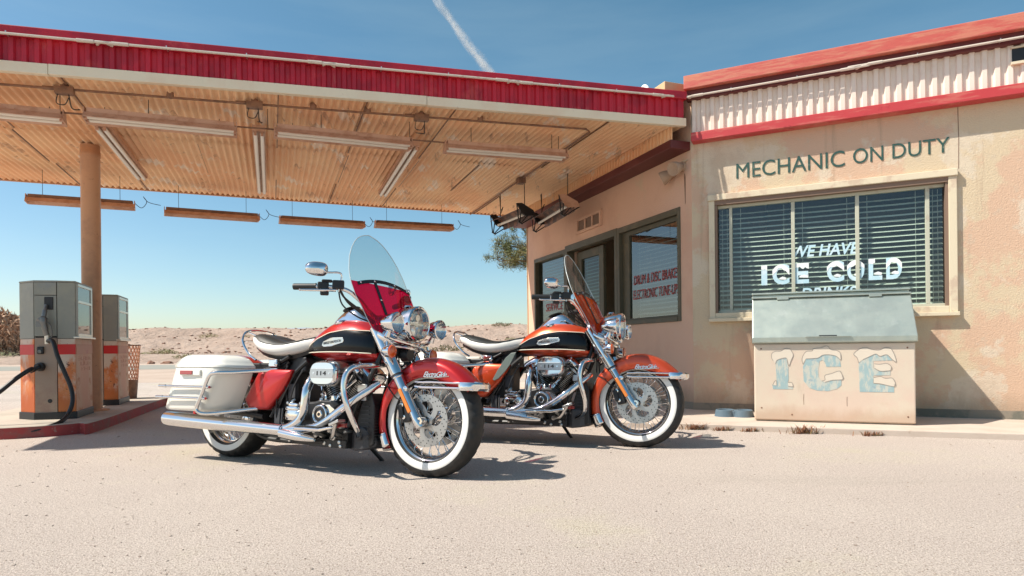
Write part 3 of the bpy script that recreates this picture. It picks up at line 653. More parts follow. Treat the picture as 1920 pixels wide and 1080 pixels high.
B2_ = at_z(1062, 292, 2.78)
b = MB(); b.tube([B1_, B1_ + DD * .4 + Z_ * .07], .004, 5); b.build('stay', M['wire'], rail)

def fixture(name, label, group, c, d, L, tubes=True, chains=.22, wings=True, cat='tube light', roll=0.):
    t = thing(name, label, cat, c, group); Xd = Vector(d).normalized(); Yd = Z_.cross(Xd)
    def P(x, y, z): return Xd * x + Yd * y + Z_ * z
    if wings:
        b = MB(); b.box(P(0, 0, .026), (L - .03, .094, .042), (Xd, Yd, Z_)); b.build('channel', M['pipe'] if not tubes else M['fixture'], t, smooth=0, bevel=.003)  # back-row channel coloured darker to paint in the shade line of the step
    b = MB()
    prof = [(-.115, -.05), (-.108, -.046), (-.06, .004), (.06, .004), (.108, -.046), (.115, -.05), (.112, -.054), (.05, -.006), (-.05, -.006), (-.112, -.054)] if wings else [(-.06, -.01), (-.06, .035), (.06, .035), (.06, -.01)]
    b.loft([[P(x, y, z) for y, z in prof] for x in (-L / 2, L / 2)])
    for x in (-L / 2 - .004, L / 2 + .004):
        b.loft([[P(x - .004, y, z) for y, z in ((-.1, -.055), (-.056, 0), (-.053, .047), (.053, .047), (.056, 0), (.1, -.055))], [P(x + .004, y, z) for y, z in ((-.1, -.055), (-.056, 0), (-.053, .047), (.053, .047), (.056, 0), (.1, -.055))]]) if wings else b.box(P(x, 0, .01), (.02, .12, .06), (Xd, Yd, Z_))
    b.build('housing', M['fixture'], t, smooth=0)
    if tubes:
        for y in ((-.045, .045) if wings else (-.031, .031)):
            b = MB(); b.tube([P(-L / 2 + .02, y, -.036), P(L / 2 - .02, y, -.036)], .0165 if wings else .0195, 10); tb = b.build('light_tube', M['tube'], t)
            for x in (-L / 2 + .012, L / 2 - .012): b = MB(); b.box(P(x, y, -.03), (.022, .026, .05), (Xd, Yd, Z_)); b.build('socket', M['fixture'], tb, smooth=0)
    if chains:
        for x in (-L * .38, L * .38): b = MB(); b.tube([P(x, 0, .045), P(x * 1.0, 0, .045 + chains)], .0028, 5); b.build('chain', M['wire'], t)
    return t
def row(u0, v0, u1, v1, z):
    a, c = at_c(u0, v0, z), at_c(u1, v1, z); return (a + c) / 2, (c - a)
GF = 'front row of tube lights under the canopy'
for (u0, v0, u1, v1, lab) in ((-118, 208, 120, 231, 'tube light cut by the left edge of the photo, leftmost of the front row'),
                              (160, 226, 443, 253, 'brown tube light above the head of the canopy post, second along the front row'),
                              (516, 254, 770, 279, 'brown tube light above the nearer motorcycle, third along the front row'),
                              (835, 283, 1060, 300, 'brown tube light nearest the building, last of the front row')):
    c, d = row(u0, v0, u1, v1, 2.715); fixture('tube_light', lab, GF, c + Z_ * .055 - Z_ * .0, d, d.length, True, 0.03)
for (u0, v0, u1, v1, lab) in ((188, 240, 266, 336, 'long white twin tube light above the canopy post, slanting to the right in the photo'),
                              (485, 250, 491, 362, 'long white twin tube light running straight to the back, middle of the canopy'),
                              (776, 277, 718, 367, 'long white twin tube light slanting left in the photo, nearest the building')):
    c, d = row(u0, v0, u1, v1, 2.82); fixture('long_tube_light', lab, 'twin tubes running front to back', c + Z_ * .036, d, d.length, True, .09, False)
for (u0, v0, u1, v1, lab) in ((50, 379, 252, 392, 'brown strip light behind the canopy post, leftmost of the hanging back row'),
                              (309, 402, 485, 414, 'brown strip light right of the canopy post in the hanging back row'),
                              (525, 417, 682, 427, 'brown strip light just left of the tall windshield, third in the hanging back row'),
                              (704, 425, 848, 432, 'brown strip light above the tall windshield, rightmost of the hanging back row')):
    c, d = row(u0, v0, u1, v1, 2.58); t = fixture('strip_light', lab, 'back row of strip lights hung below the canopy edge', c + Z_ * .05, d, d.length, False, .0)
    for x in (-d.length * .36, d.length * .36): b = MB(); b.tube([d.normalized() * x + Z_ * .04, d.normalized() * x + Z_ * .36], .003, 5); b.build('chain', M['wire'], t)
    b = MB(); dn = d.normalized(); b.tube(spline([dn * (d.length / 2) + Z_ * .03, dn * (d.length / 2 + .08) - Z_ * .03, dn * (d.length / 2 + .14) + Z_ * .05, dn * (d.length / 2 + .1) + Z_ * .12, dn * (d.length / 2 + .16) + Z_ * .05, dn * (d.length / 2 + .30) + Z_ * .02], 6), .004, 5); b.build('cable', M['wire'], t)
# reflector lamps with caged ends beside the building
def cage_lamp(label, a, c, cat='lamp', rusty=False):
    o = (a + c) / 2; t = thing('reflector_lamp', label, cat, o, 'caged reflector lamps beside the building'); d = (c - a); L = d.length; Xd = d.normalized(); Yd = Z_.cross(Xd)
    tilt = .45; Yt = (Yd * cos(tilt) + Z_ * sin(tilt)); Zt = Xd.cross(Yt)
    def P(x, y, z): return Xd * x + Yt * y + Zt * z
    prof = [(-.13, -.06), (-.07, .02), (.07, .02), (.13, -.06), (.125, -.064), (.066, .012), (-.066, .012), (-.125, -.064)]
    b = MB(); b.loft([[P(x, y, z) for y, z in prof] for x in (-L / 2, L / 2)]); b.build('reflector', M['rustblack'], t, smooth=0)
    b = MB(); b.tube([P(-L / 2 + .03, 0, -.055), P(L / 2 - .03, 0, -.055)], .019, 12); b.build('light_tube', M['tube'], t)
    for sx in (-1, 1):
        x = sx * L / 2; b = MB()
        b.loft([[P(x - .012, y, z) for y, z in ((-.17, .03), (-.1, .075), (.1, .075), (.17, .03), (.03, -.06), (-.03, -.06))], [P(x + .012, y, z) for y, z in ((-.17, .03), (-.1, .075), (.1, .075), (.17, .03), (.03, -.06), (-.03, -.06))]])
        e = b.build('end_plate', M['fixture'] if (rusty and sx < 0) else M['black'], t, smooth=0); b = MB()
        tip = P(x, 0, -.19)
        for y in (-.165, -.06, .06, .165): b.tube([P(x, y, .03 - .06 * (abs(y) < .1)), tip + P(0, y * .15, 0)], .0085, 6)
        b.box(tip, (.02, .07, .016), (Xd, Yt, Zt)); b.build('cage', M['black'], e, smooth=0)
    for x in (-L * .45, L * .45): b = MB(); b.tube([P(x, 0, .03), P(x, 0, .03) + Z_ * (CZ + tz(o) - o.z - .01)], .006, 6); b.build('hanger', M['wire'], t)
    b = MB()
    b.tube(spline([P(L * .4, .05, .03), P(L * .4, .02, .12) + Z_ * .1, P(L * .47, -.03, 0) + Z_ * .2, P(L * .45, 0, 0) + Z_ * .38], 6), .006, 6)
    b.build('cable', M['wire'], t); return t
cage_lamp('dark caged reflector lamp hanging clear of the wall against the sky', at_c(985, 396, 2.64 - .08), at_c(935, 417, 2.64 - .08))
cage_lamp('caged reflector lamp against the stucco wall, with a rusty orange end', at_c(1066, 380, 2.66 - .08), at_c(1012, 413, 2.66 - .08), rusty=True)
# roof post
b = MB(); b.lathe([(0, 0), (.16, 0), (.16, .012), (.093, .014), (.0925, 2.74), (.096, 2.745), (.096, 2.80), (.0925, 2.805), (.0925, 2.87), (0, 2.87)], (0, 0, 0), Z_, 32)
po = b.build('canopy_post', M['post'], smooth=40); po.location = (-4.545, 6.93, .1); tag(po, 'round brown steel post holding up the canopy behind the pump', 'post')

# ------------------------------------------------------------------ fuel pumps
PO = Vector((-4.55, 6.36, .1))
PL = [Vector((x, y, 0)) - Vector((PO.x, PO.y, 0)) for x, y in ((-4.72, 6.14), (-4.505, 6.035), (-4.315, 6.075), (-4.18, 6.135), (-4.40, 6.71), (-4.94, 6.70))]
pump = thing('fuel_pump', 'old rusty fuel pump nearer the camera, with nozzle hung on its front', 'fuel pump', PO, 'old fuel pumps on the island')
def off_poly(d):
    c = sum(PL, Vector()) / len(PL); return [c + (p - c) * (1 + d / (p - c).length) for p in PL]
def pprism(b, P, z0, z1): b.loft([[p + Z_ * z0 for p in P], [p + Z_ * z1 for p in P]])
b = MB(); pprism(b, off_poly(.012), .0, .068); b.build('plinth', M['black'], pump, smooth=0, bevel=.004)
b = MB(); pprism(b, off_poly(-.022), .067, 1.305); b.build('frame', M['black'], pump, smooth=0)
def facet(i, t0, t1, z0, z1, d0=-.018, d1=.0):
    a, c = PL[i], PL[(i + 1) % 6]; u = (c - a); n = Vector((u.y, -u.x, 0)).normalized()
    return [[a + u * t0 + n * d0 + Z_ * z0, a + u * t1 + n * d0 + Z_ * z0, a + u * t1 + n * d0 + Z_ * z1, a + u * t0 + n * d0 + Z_ * z1],
            [a + u * t0 + n * d1 + Z_ * z0, a + u * t1 + n * d1 + Z_ * z0, a + u * t1 + n * d1 + Z_ * z1, a + u * t0 + n * d1 + Z_ * z1]]
def fpanel(name, i, t0, t1, z0, z1, mat, parent, d0=-.018, d1=0., bev=.003):
    b = MB(); b.loft(facet(i, t0, t1, z0, z1, d0, d1)); return b.build(name, mat, parent, smooth=0, bevel=bev)
z0, zb0, zb1, zm = .068, .615, .712, .765
low = {0: ('pump_rust', 'side_panel'), 2: ('pump_cream', 'side_panel'), 3: ('pump_pink', 'side_panel'), 4: ('pump_cream', 'back_panel'), 5: ('pump_cream', 'side_panel')}
for i, (mn, nm) in low.items():
    e0, e1 = (.015, .985)
    pl_ = fpanel(nm, i, e0, e1, z0, zm, M[mn], pump)
    fpanel('band', i, e0, e1, zb0, zb1, M['pump_band_dull'] if i == 3 else M['pump_band'], pl_, -.002, .0025, 0)
d_ = fpanel('front_door', 1, .02, .98, z0 - .02, zm + .01, M['pump_door'], pump, -.018, .002)
b = MB(); a, c = PL[1], PL[2]; u = (c - a).normalized(); nF = Vector((u.y, -u.x, 0)); W1 = (c - a).length
def PF(x, z, d=0.): return a + u * (x * W1) + nF * (d + .002) + Z_ * z
b.box(PF(.30, .655, .012), (.055, .025, .07), (u, nF, Z_)); lk = b.build('lock_box', M['black'], d_, smooth=0, bevel=.008)
b = MB(); b.lathe([(0, .012), (.016, .01), (.018, 0), (0, 0)], PF(.30, .645, .024), nF, 14); b.build('lock', M['nozzle'], lk)
b = MB(); b.lathe([(0, .004), (.018, .003), (.02, 0), (0, 0)], PF(.66, .175, 0), nF, 18); b.build('plug', M['black'], d_)
for i in (0, 1, 2, 4, 5):
    if i == 1:
        fpanel('cabinet_door', i, .02, .98, .79, 1.175, M['pump_grey'], pump, -.018, .004); fpanel('header', i, .02, .98, 1.18, 1.30, M['pump_grey'], pump, -.018, .004)
    else:
        fpanel('cabinet', i, .012, .988, .768, 1.30, M['pump_grey'], pump, -.018, .003)
# display side with windows
for i in (3,):
    w0 = fpanel('display_frame', i, .01, .13, .785, 1.30, M['pump_grey'], pump, -.018, .004)
    b = MB()
    for (t0, t1, za, zb) in ((.93, .99, .785, 1.30), (.13, .93, 1.275, 1.30), (.13, .93, 1.115, 1.14), (.13, .93, .785, .815)): b.loft(facet(i, t0, t1, za, zb, -.018, .006))
    b.build('window_trim', M['trim'], pump, smooth=0, bevel=.002)
    b = MB(); b.loft(facet(i, -.01, 1.01, .768, .786, -.018, .03)); b.build('ledge', M['trim'], pump, smooth=0, bevel=.003)
    b = MB(); b.loft(facet(i, .13, .93, .8151, 1.1149, -.0216, -.0205)); pr = b.build('price_plate', M['price'], pump, smooth=0)
    b = MB(); a3, c3 = PL[3], PL[4]; u3 = (c3 - a3); n3 = Vector((u3.y, -u3.x, 0)).normalized()
    def PS(t, z, d): return a3 + u3 * t + n3 * d + Z_ * z
    b.prism([(.35, 1.11), (.52, 1.11), (.76, .82), (.58, .82)], PS, -.0203, -.0195); b.build('strip', M['pinkstrip'], pr, smooth=0)
    b = MB(); b.prism([(.16, .98), (.27, .98), (.27, 1.02), (.16, 1.02)], PS, -.0203, -.0195); b.prism([(.16, 1.05), (.27, 1.05), (.27, 1.09), (.16, 1.09)], PS, -.0203, -.0195); b.build('counter', M['black'], pr, smooth=0)
    for (za, zb) in ((.815, 1.115), (1.14, 1.275)):
        b = MB(); b.add(facet(i, .13, .93, za, zb, -.004, -.004)[0], [(0, 1, 2, 3)]); b.build('pane', M['pane_dusty'], pump, smooth=0)
    b = MB(); b.loft(facet(i, .13, .93, 1.1401, 1.2749, -.0216, -.0205)); b.build('header_plate', M['snow_paint'], pump, smooth=0)
    # worn, unreadable lettering: broken strokes where the words have flaked away
    r = random.Random(11); b = MB()
    for ln, (zz, t0, t1, nn) in enumerate(((.555, .12, .92, 8), (.505, .24, .86, 6), (.452, .30, .86, 6))):
        for k in range(nn):
            t = t0 + (t1 - t0) * (k + .1) / nn; w = (t1 - t0) / nn * .75
            for q in range(3):
                if r.random() < .75:
                    if r.random() < .5: tt = t + w * r.choice((0, .45, .9)); P = [(tt, zz), (tt + .022, zz), (tt + .022, zz + .036), (tt, zz + .036)]
                    else: h = zz + .030 * r.choice((0, .5, 1)); P = [(t, h), (t + w, h), (t + w, h + .007), (t, h + .007)]
                    b.prism(P, PS, .0002 + .0001 * (k % 3) + .00012 * q, .0008 + .0001 * q)
    b.build('worn_lettering', M['pump_band_dull'], pump, smooth=0)
b = MB(); pprism(b, off_poly(.004), 1.302, 1.318); b.build('top_cap', M['pump_grey'], pump, smooth=0, bevel=.004)
# copy for the second pump before the nozzle goes on
pump2 = copy_tree(pump); pump2.location = PO + Vector((-.52, 1.50, 0)); pump2['label'] = 'fuel pump further back, behind the canopy post and without a nozzle'
b = MB(); b.box(PF(.62, 1.06, .012), (.10, .02, .075), (u, nF, Z_)); sl = b.build('slot', M['black'], pump2, smooth=0, bevel=.004)
# nozzle holster, nozzle and hoses on the nearer pump
b = MB(); b.box(PF(.66, 1.10, .006), (.075, .012, .12), (u, nF, Z_)); b.build('holster', M['black'], pump, smooth=0, bevel=.012)
nz = MB(); q = lambda x, z, d: PF(x, z, d)
nz.tube(spline([q(.60, 1.085, .03), q(.60, 1.03, .05), q(.58, .97, .065), q(.56, .93, .07)], 5), [.013] * 5 + [.02] * 6 + [.032] * 5, 12)
nz.tube(spline([q(.56, .96, .07), q(.60, .90, .075), q(.66, .84, .07), q(.70, .79, .06)], 5), [.032] * 5 + [.026] * 5 + [.022] * 6, 12)
nz.tube(spline([q(.42, .955, .07), q(.5, .93, .07)], 3), .03, 12); nz.box(q(.46, .90, .07), (.06, .05, .05), (u, nF, Z_))
no = nz.build('nozzle', M['nozzle'], pump)
b = MB(); b.tube(spline([q(.62, .93, .075), q(.86, .90, .078), q(.93, .83, .075), q(.90, .775, .07), q(.72, .785, .066)], 5), .006, 8); b.build('trigger_guard', M['nozzle'], no)
b = MB(); b.tube([q(.70, .80, .062), q(.71, .715, .06)], .021, 12); b.build('collar', M['trim'], no)
hz = lambda uu, vv, Y: (R_ * ((uu - CX) / F_PX) + U_ * ((CY - vv) / F_PX) + Y_) * Y + Z_ * CAM_H - PO
b = MB(); b.tube(spline([q(.71, .74, .06), hz(99, 640, 5.96), hz(108, 668, 5.93), hz(121, 698, 5.93), hz(133, 727, 5.93), hz(136, 752, 5.9), hz(128, 776, 5.85), hz(112, 792, 5.72), hz(80, 804, 5.58), hz(40, 813, 5.50), hz(0, 818, 5.44), hz(-60, 822, 5.36), hz(-140, 815, 5.5)], 8), .019, 12); b.build('hose', M['rubber'], pump)
b = MB(); b.lathe([(0, 0), (.04, 0), (.042, .03), (.03, .035), (.03, .06), (0, .06)], PF(.33, .50, 0), (nF + u * -.4).normalized(), 18)
b.tube([PF(.33, .50, .05), PF(.05, .46, .10)], .02, 12); b.build('hose_coupling', M['rubber'], pump)
b = MB(); b.tube(spline([PF(.08, .465, .09), hz(58, 692, 5.85), hz(30, 710, 5.75), hz(0, 734, 5.65), hz(-50, 770, 5.55), hz(-110, 800, 5.5)], 8), .0195, 12); b.build('hose', M['rubber'], pump)

# mesh litter basket behind the second pump
bo = Vector((-5.255, 8.70, .1)); bk = thing('wire_basket', 'rusty wire mesh litter basket beside the second pump', 'basket', bo)
b = MB()
def bk_r(z): return .13 + .05 * (z / .72)
for k in range(24):
    for sg in (-1, 1):
        b.tube([Vector((cos(2 * pi * k / 24 + sg * z * 2.6) * bk_r(z), sin(2 * pi * k / 24 + sg * z * 2.6) * bk_r(z) * .9, z)) for z in [.25 + .47 * i / 8 for i in range(9)]], .0045, 5)
b.build('mesh_side', M['pump_pink'], bk)
b = MB(); b.lathe([(.13, 0), (.148, .25), (.14, .25), (.122, .01), (0, .01)], (0, 0, 0), Z_, 24); b.build('base', M['pipe'], bk)
b = MB(); b.lathe([(.178, .715), (.186, .72), (.178, .73), (.172, .72)], (0, 0, 0), Z_, 28, closed=True); b.build('rim', M['pipe'], bk)

# ------------------------------------------------------------------ ice chest by the wall
IB0 = Vector((2.188, 5.788, .05)); IB1 = Vector((3.359, 5.328, .05)); ID = (IB1 - IB0).normalized(); IN = Vector((ID.y, -ID.x, 0)); IL = (IB1 - IB0).length
ic = thing('ice_chest', 'cream ice chest with sloping galvanised lid and faded blue ICE lettering', 'ice chest', IB0)
def IC(s, z, d=0.): return ID * s + IN * d + Z_ * (z - .05)
b = MB(); b.loft([[IC(s, z, d) for z, d in ((.062, 0), (.745, 0), (.745, -.76), (.062, -.76))] for s in (0, IL)]); bd = b.build('body', M['chest'], ic, smooth=0, bevel=.01)
b = MB(); fbox(b, IC, .02, IL - .02, .05, .0625, -.74, -.012); b.build('skid', M['plinth'], ic, smooth=0)
b = MB(); b.loft([[IC(s, z, d) for z, d in ((.752, .03), (.800, .032), (1.165, -.235), (1.165, -.76), (.7455, -.76), (.7455, .0))] for s in (-.014, IL + .014)]); ld = b.build('lid', M['alu'], ic, smooth=0, bevel=.007)
b = MB(); fbox(b, IC, -.018, IL + .018, 1.166, 1.182, -.76, -.215); fbox(b, IC, -.012, IL + .012, 1.1822, 1.205, -.76, -.29); fbox(b, IC, -.018, IL + .018, 1.2052, 1.222, -.76, -.262); b.build('top_trim', M['alu'], ld, smooth=0, bevel=.005)
b = MB(); fbox(b, IC, .53, .67, .7995, .815, .0335, .0345); b.build('maker_plate', M['black'], ld, smooth=0)
b = MB(); fbox(b, IC, .42, .78, .800, .806, .034, .046); b.build('lid_lip', M['alu'], ld, smooth=0, bevel=.002)
for s_, z_ in ((.06, .17), (.31, .115), (1.20, .70), (.06, .70), (1.2, .12)):
    b = MB(); b.lathe([(0, .0025), (.006, .002), (.0075, 0)], IC(s_, z_, .0), IN, 10); b.build('rivet', M['pipe'], bd)
for s_, z0_, z1_ in ((.405, .205, .30), (.745, .20, .28)):
    b = MB(); b.prism([(s_, z0_), (s_ + .003, z0_), (s_ + .0015, (z0_ + z1_) / 2), (s_ + .003, z1_), (s_, z1_), (s_ - .002, (z0_ + z1_) / 2)], lambda a1, c1, w: IC(a1, c1, w), .0006, .0012); b.build('scratch', M['pipe'], bd, smooth=0)
for s_ in (.25, 1.0):
    b = MB(); fbox(b, IC, s_ - .05, s_ + .05, 1.150, 1.170, -.224, -.212); b.build('hinge', M['alu'], ld, smooth=0, bevel=.002)
def IZ(x, y): return .15 + (x - 195) * .000622, .72 - (y - 105) * .000648
def sign_poly(pts, mat, d0, d1, name, parent, line=False):
    P = [IZ(*p) for p in pts]; b = MB()
    b.prism(P, lambda a_, c_, w: IC(a_, c_, w), d0, d1); o = b.build(name, mat, parent, smooth=0)
    if line:
        b = MB(); Q = spline([(x, z, 0) for x, z in P], 4)
        rng = len(Q) - 1
        for i in range(rng):
            a_, c_ = Q[i], Q[i + 1]; t = (c_ - a_)
            if t.length < 1e-6: continue
            t.normalize(); nn = Vector((-t.y, t.x, 0)) * .0022
            b.prism([(a_.x + nn.x, a_.y + nn.y), (c_.x + nn.x, c_.y + nn.y), (c_.x - nn.x, c_.y - nn.y), (a_.x - nn.x, a_.y - nn.y)], lambda a1, c1, w: IC(a1, c1, w), d1 - .0002, d1 + .0006 + .00005 * (i % 3))
        b.build('outline', M['ice_line'], o, smooth=0)
    return o
sI = sign_poly([(240, 350), (268, 280), (380, 250), (410, 380), (412, 560), (400, 600), (465, 655), (466, 692), (205, 692), (195, 630), (255, 590), (250, 450)], M['ice_blue'], .0005, .0016, 'lettering', bd)
sC = sign_poly([(600, 380), (635, 300), (640, 270), (740, 268), (800, 258), (850, 225), (920, 220), (1020, 240), (1070, 290), (1082, 382), (900, 384), (880, 320), (850, 295), (815, 310), (800, 400), (800, 520), (835, 575), (880, 585), (980, 560), (1085, 555), (1085, 630), (1030, 680), (920, 710), (780, 705), (680, 670), (610, 580)], M['ice_blue'], .0005, .0016, 'lettering', bd)
sE = sign_poly([(1300, 340), (1350, 290), (1450, 240), (1510, 215), (1560, 245), (1640, 225), (1705, 300), (1480, 308), (1480, 400), (1560, 440), (1680, 430), (1678, 495), (1480, 498), (1475, 600), (1560, 615), (1720, 640), (1722, 715), (1310, 715)], M['ice_blue'], .0005, .0016, 'lettering', bd)
sign_poly([(210, 300), (190, 260), (195, 200), (250, 170), (310, 170), (370, 135), (430, 140), (465, 190), (475, 230), (445, 300), (420, 370), (405, 330), (380, 262), (268, 290), (240, 345)], M['ice_snow'], .0018, .0026, 'snow_cap', sI, True)
sign_poly([(200, 640), (225, 590), (250, 575), (255, 640)], M['ice_snow'], .0018, .0026, 'snow_cap', sI, True)
sign_poly([(405, 600), (450, 598), (465, 625), (466, 655), (405, 650)], M['ice_snow'], .0018, .0026, 'snow_cap', sI, True)
sign_poly([(600, 345), (590, 270), (640, 180), (720, 170), (740, 140), (830, 130), (910, 105), (960, 155), (1030, 165), (1075, 200), (1080, 290), (1020, 240), (920, 220), (850, 228), (800, 262), (740, 270), (640, 275)], M['ice_snow'], .0018, .0026, 'snow_cap', sC, True)
sign_poly([(840, 575), (880, 560), (880, 500), (960, 475), (1060, 440), (1090, 480), (1105, 550), (980, 562), (880, 590)], M['ice_snow'], .0018, .0026, 'snow_cap', sC, True)
sign_poly([(1300, 330), (1280, 260), (1240, 220), (1270, 180), (1330, 140), (1400, 130), (1450, 155), (1550, 165), (1620, 135), (1690, 150), (1730, 230), (1750, 320), (1705, 290), (1640, 225), (1560, 245), (1510, 215), (1450, 240), (1350, 290)], M['ice_snow'], .0018, .0026, 'snow_cap', sE, True)
sign_poly([(1490, 345), (1560, 350), (1640, 340), (1690, 380), (1680, 430), (1560, 440), (1490, 400)], M['ice_snow'], .0018, .0026, 'snow_cap', sE, True)
sign_poly([(1480, 525), (1560, 510), (1620, 535), (1700, 530), (1735, 590), (1720, 640), (1560, 605), (1480, 600)], M['ice_snow'], .0018, .0026, 'snow_cap', sE, True)

# double pet bowl on the pavement
bw = thing('pet_bowl', 'grey blue double pet bowl on the pavement beside the ice chest', 'pet bowl', (2.135, 6.17, .05))
ax_ = Vector((.322, -.13, 0)).normalized(); b = MB()
for s in (-.082, .082): b.lathe([(0, .001), (.100, 0), (.088, .062), (.083, .066), (.075, .062), (.068, .02), (0, .016)], ax_ * s, Z_, 32)
b.build('bowl', M['plastic_blue'], bw)
b = MB(); b.box(Z_ * .03, (.07, .12, .058), (ax_, Z_.cross(ax_), Z_)); b.build('bridge', M['plastic_blue'], bw, smooth=0, bevel=.006)

# dry weeds along the kerb
def weed(x, y, s, lab, seed, n=60):
    r = random.Random(seed); b = MB()
    for i in range(n):
        a = r.uniform(0, 2 * pi); h = r.uniform(.03, .10) * s; d = r.uniform(.02, .12) * s; o = Vector((r.gauss(0, .05) * s * 1.6, r.gauss(0, .018) * s, 0))
        tip = o + Vector((cos(a) * d, sin(a) * d * .6, h)); w = Vector((-sin(a), cos(a), 0)) * .0035
        m_ = (o + tip) / 2 + Z_ * h * .2; b.add([o - w, o + w, m_ + w, tip, m_ - w], [(0, 1, 2, 3, 4)])
    o = b.build('weed', M['weed'], smooth=0); o.location = (x, y, -.003); tag(o, lab, 'weed', 'dry weeds along the kerb'); return o
weed(2.40, 5.275, .85, 'thick dry weed tuft at the kerb in front of the ice chest', 1, 110)
weed(2.02, 5.43, .45, 'small dry weed tuft at the kerb near the left corner of the ice chest', 2)
weed(1.80, 5.51, .5, 'thin dry weed tuft at the kerb, between the bowl and the motorcycle', 3)
weed(1.60, 5.60, .7, 'sprawling dry weed tuft at the kerb beside the orange motorcycle wheel', 4, 90)
weed(2.86, 5.10, .5, 'dry weed tuft at the kerb below the E of the chest', 5)

# ------------------------------------------------------------------ trees and brush
pine = thing('pine_tree', 'pine tree reaching out from behind the far corner of the building', 'pine tree', (1.86, 17.2, 0))
b = MB(); b.tube(spline([(0, 0, -.05), (.05, .02, 1.5), (-.08, .05, 3.2), (.0, 0, 4.4), (.1, .02, 5.3)], 6), [.17 - .13 * i / 24 for i in range(25)], 10); b.build('trunk', M['bark'], pine)
r = random.Random(21); lim = MB(); ndl = MB()
ends = []
for (az_, z0_, L_, dz_) in ((3.3, 2.85, 2.25, .2), (3.0, 3.05, 2.2, .45), (3.5, 3.2, 1.9, .75), (2.7, 2.75, 2.0, .35), (3.15, 3.6, 1.5, .7), (.4, 2.8, 1.6, .5), (1.4, 3.2, 1.5, .5), (-1.2, 3.1, 1.6, .4), (-.4, 3.7, 1.3, .5), (2.0, 3.9, 1.2, .5), (3.4, 4.2, 1.0, .5), (-2.2, 4.1, 1.1, .4), (0, 4.6, .8, .4), (3.2, 3.1, 2.1, .3)):
    d = Vector((cos(az_), sin(az_), 0)); pts = [Vector((0, 0, z0_))] + [d * (L_ * t) + Vector((r.gauss(0, .07), r.gauss(0, .07), z0_ + dz_ * t ** 1.5 + r.gauss(0, .05))) for t in (.35, .65, 1)]
    S = spline(pts, 5); lim.tube(S, [.045 * (1 - .8 * i / (len(S) - 1)) for i in range(len(S))], 6)
    for i in range(4, len(S)):
        for _ in range(2):
            e = S[i] + Vector((r.gauss(0, .16), r.gauss(0, .16), r.gauss(.06, .12))); lim.tube([S[i], e], .007, 4); ends.append(e)
for e in ends:
    if r.random() < .12: continue
    for k in range(95):
        t = Vector((r.gauss(0, 1), r.gauss(0, 1), r.gauss(.35, .9))).normalized(); o = e + Vector((r.gauss(0, .07), r.gauss(0, .07), r.gauss(0, .055))); w = t.orthogonal().normalized() * .007; ln = r.uniform(.09, .19)
        ndl.add([o - w, o + w, o + t * ln], [(0, 1, 2)])
lim.build('branch', M['bark'], pine); ndl.build('needles', M['leaf'], pine, smooth=0)
bh = scrub_mesh(9, 9000, 4.2, 3.3, .42).build('dry_brush', M['brush'], smooth=0); bh.location = (-42.5, 52, .45); bh.scale = (1.0, .8, 1.45)
tag(bh, 'tall reddish dry brush left of the fuel pumps', 'bush')
b = MB(); r = random.Random(4)
def grow(p, d, L_, rad, lev):
    q = p + d * L_; b.tube([p, (p + q) / 2 + Vector((r.gauss(0, .05), r.gauss(0, .05), 0)) * L_, q], [rad, rad * .8, rad * .6], 5)
    if lev:
        for _ in range(3): grow(q, (d + Vector((r.gauss(0, .5), r.gauss(0, .5), r.gauss(.1, .3)))).normalized(), L_ * .72, rad * .55, lev - 1)
grow(Vector((0, 0, 0)), Vector((-.05, 0, 1)), 1.8, .07, 4)
tr = b.build('bare_tree', M['bark'], smooth=50); tr.location = (-43.5, 49, .5); tag(tr, 'thin bare tree rising over the dry brush at the left edge', 'tree')

# ------------------------------------------------------------------ vapour trail high in the sky
m, n, l, bs = nmat('vapour'); n.remove(bs); out = n['Material Output']
tr_ = n.new('ShaderNodeBsdfTransparent'); dfu = n.new('ShaderNodeBsdfDiffuse'); dfu.inputs[0].default_value = (.95, .95, .95, 1)
lw = n.new('ShaderNodeLayerWeight'); lw.inputs[0].default_value = .5
pw = n.new('ShaderNodeMath'); pw.operation = 'SUBTRACT'; pw.inputs[0].default_value = 1; l.new(lw.outputs['Facing'], pw.inputs[1])
p2 = n.new('ShaderNodeMath'); p2.operation = 'POWER'; p2.inputs[1].default_value = 2.5; l.new(pw.outputs[0], p2.inputs[0])
mm = n.new('ShaderNodeMath'); mm.operation = 'MULTIPLY'; l.new(p2.outputs[0], mm.inputs[0]); l.new(ramp(n, l, noise_n(n, l, coords(n, l), .02, 8, .7), .30, .62), mm.inputs[1])
m3 = n.new('ShaderNodeMath'); m3.operation = 'MULTIPLY'; l.new(mm.outputs[0], m3.inputs[0]); m3.inputs[1].default_value = .30
mx = n.new('ShaderNodeMixShader'); l.new(m3.outputs[0], mx.inputs[0]); l.new(tr_.outputs[0], mx.inputs[1]); l.new(dfu.outputs[0], mx.inputs[2]); l.new(mx.outputs[0], out.inputs[0])
b = MB(); D0 = 5200.
def far(u, v): return (R_ * ((u - CX) / F_PX) + U_ * ((CY - v) / F_PX) + Y_) * D0
S = spline([far(795, -60), far(820, 0), far(848, 42), far(882, 90), far(922, 140), far(965, 195)], 26)
for kk, (dx, k_) in enumerate(((0, 1.0), (14, .7), (-12, .75), (5, .55))):
    b.tube([p + Vector((dx + 26 * noise.noise(p * .004 + Vector((kk * 7, 0, 0))), 0, 14 * noise.noise(p * .006 + Vector((0, kk * 5, 1))))) for p in S], [k_ * (26 + 22 * min(1, i / 80) + 14 * noise.noise(p * .007 + Vector((kk, 2, 0)))) for i, p in enumerate(S)], 14, cap=False)
vt = b.build('vapour_trail', m, smooth=180); tag(vt, kind='stuff'); # ------------------------------------------------------------------ motorcycles (x forward from the rear axle, y to the left, z up)
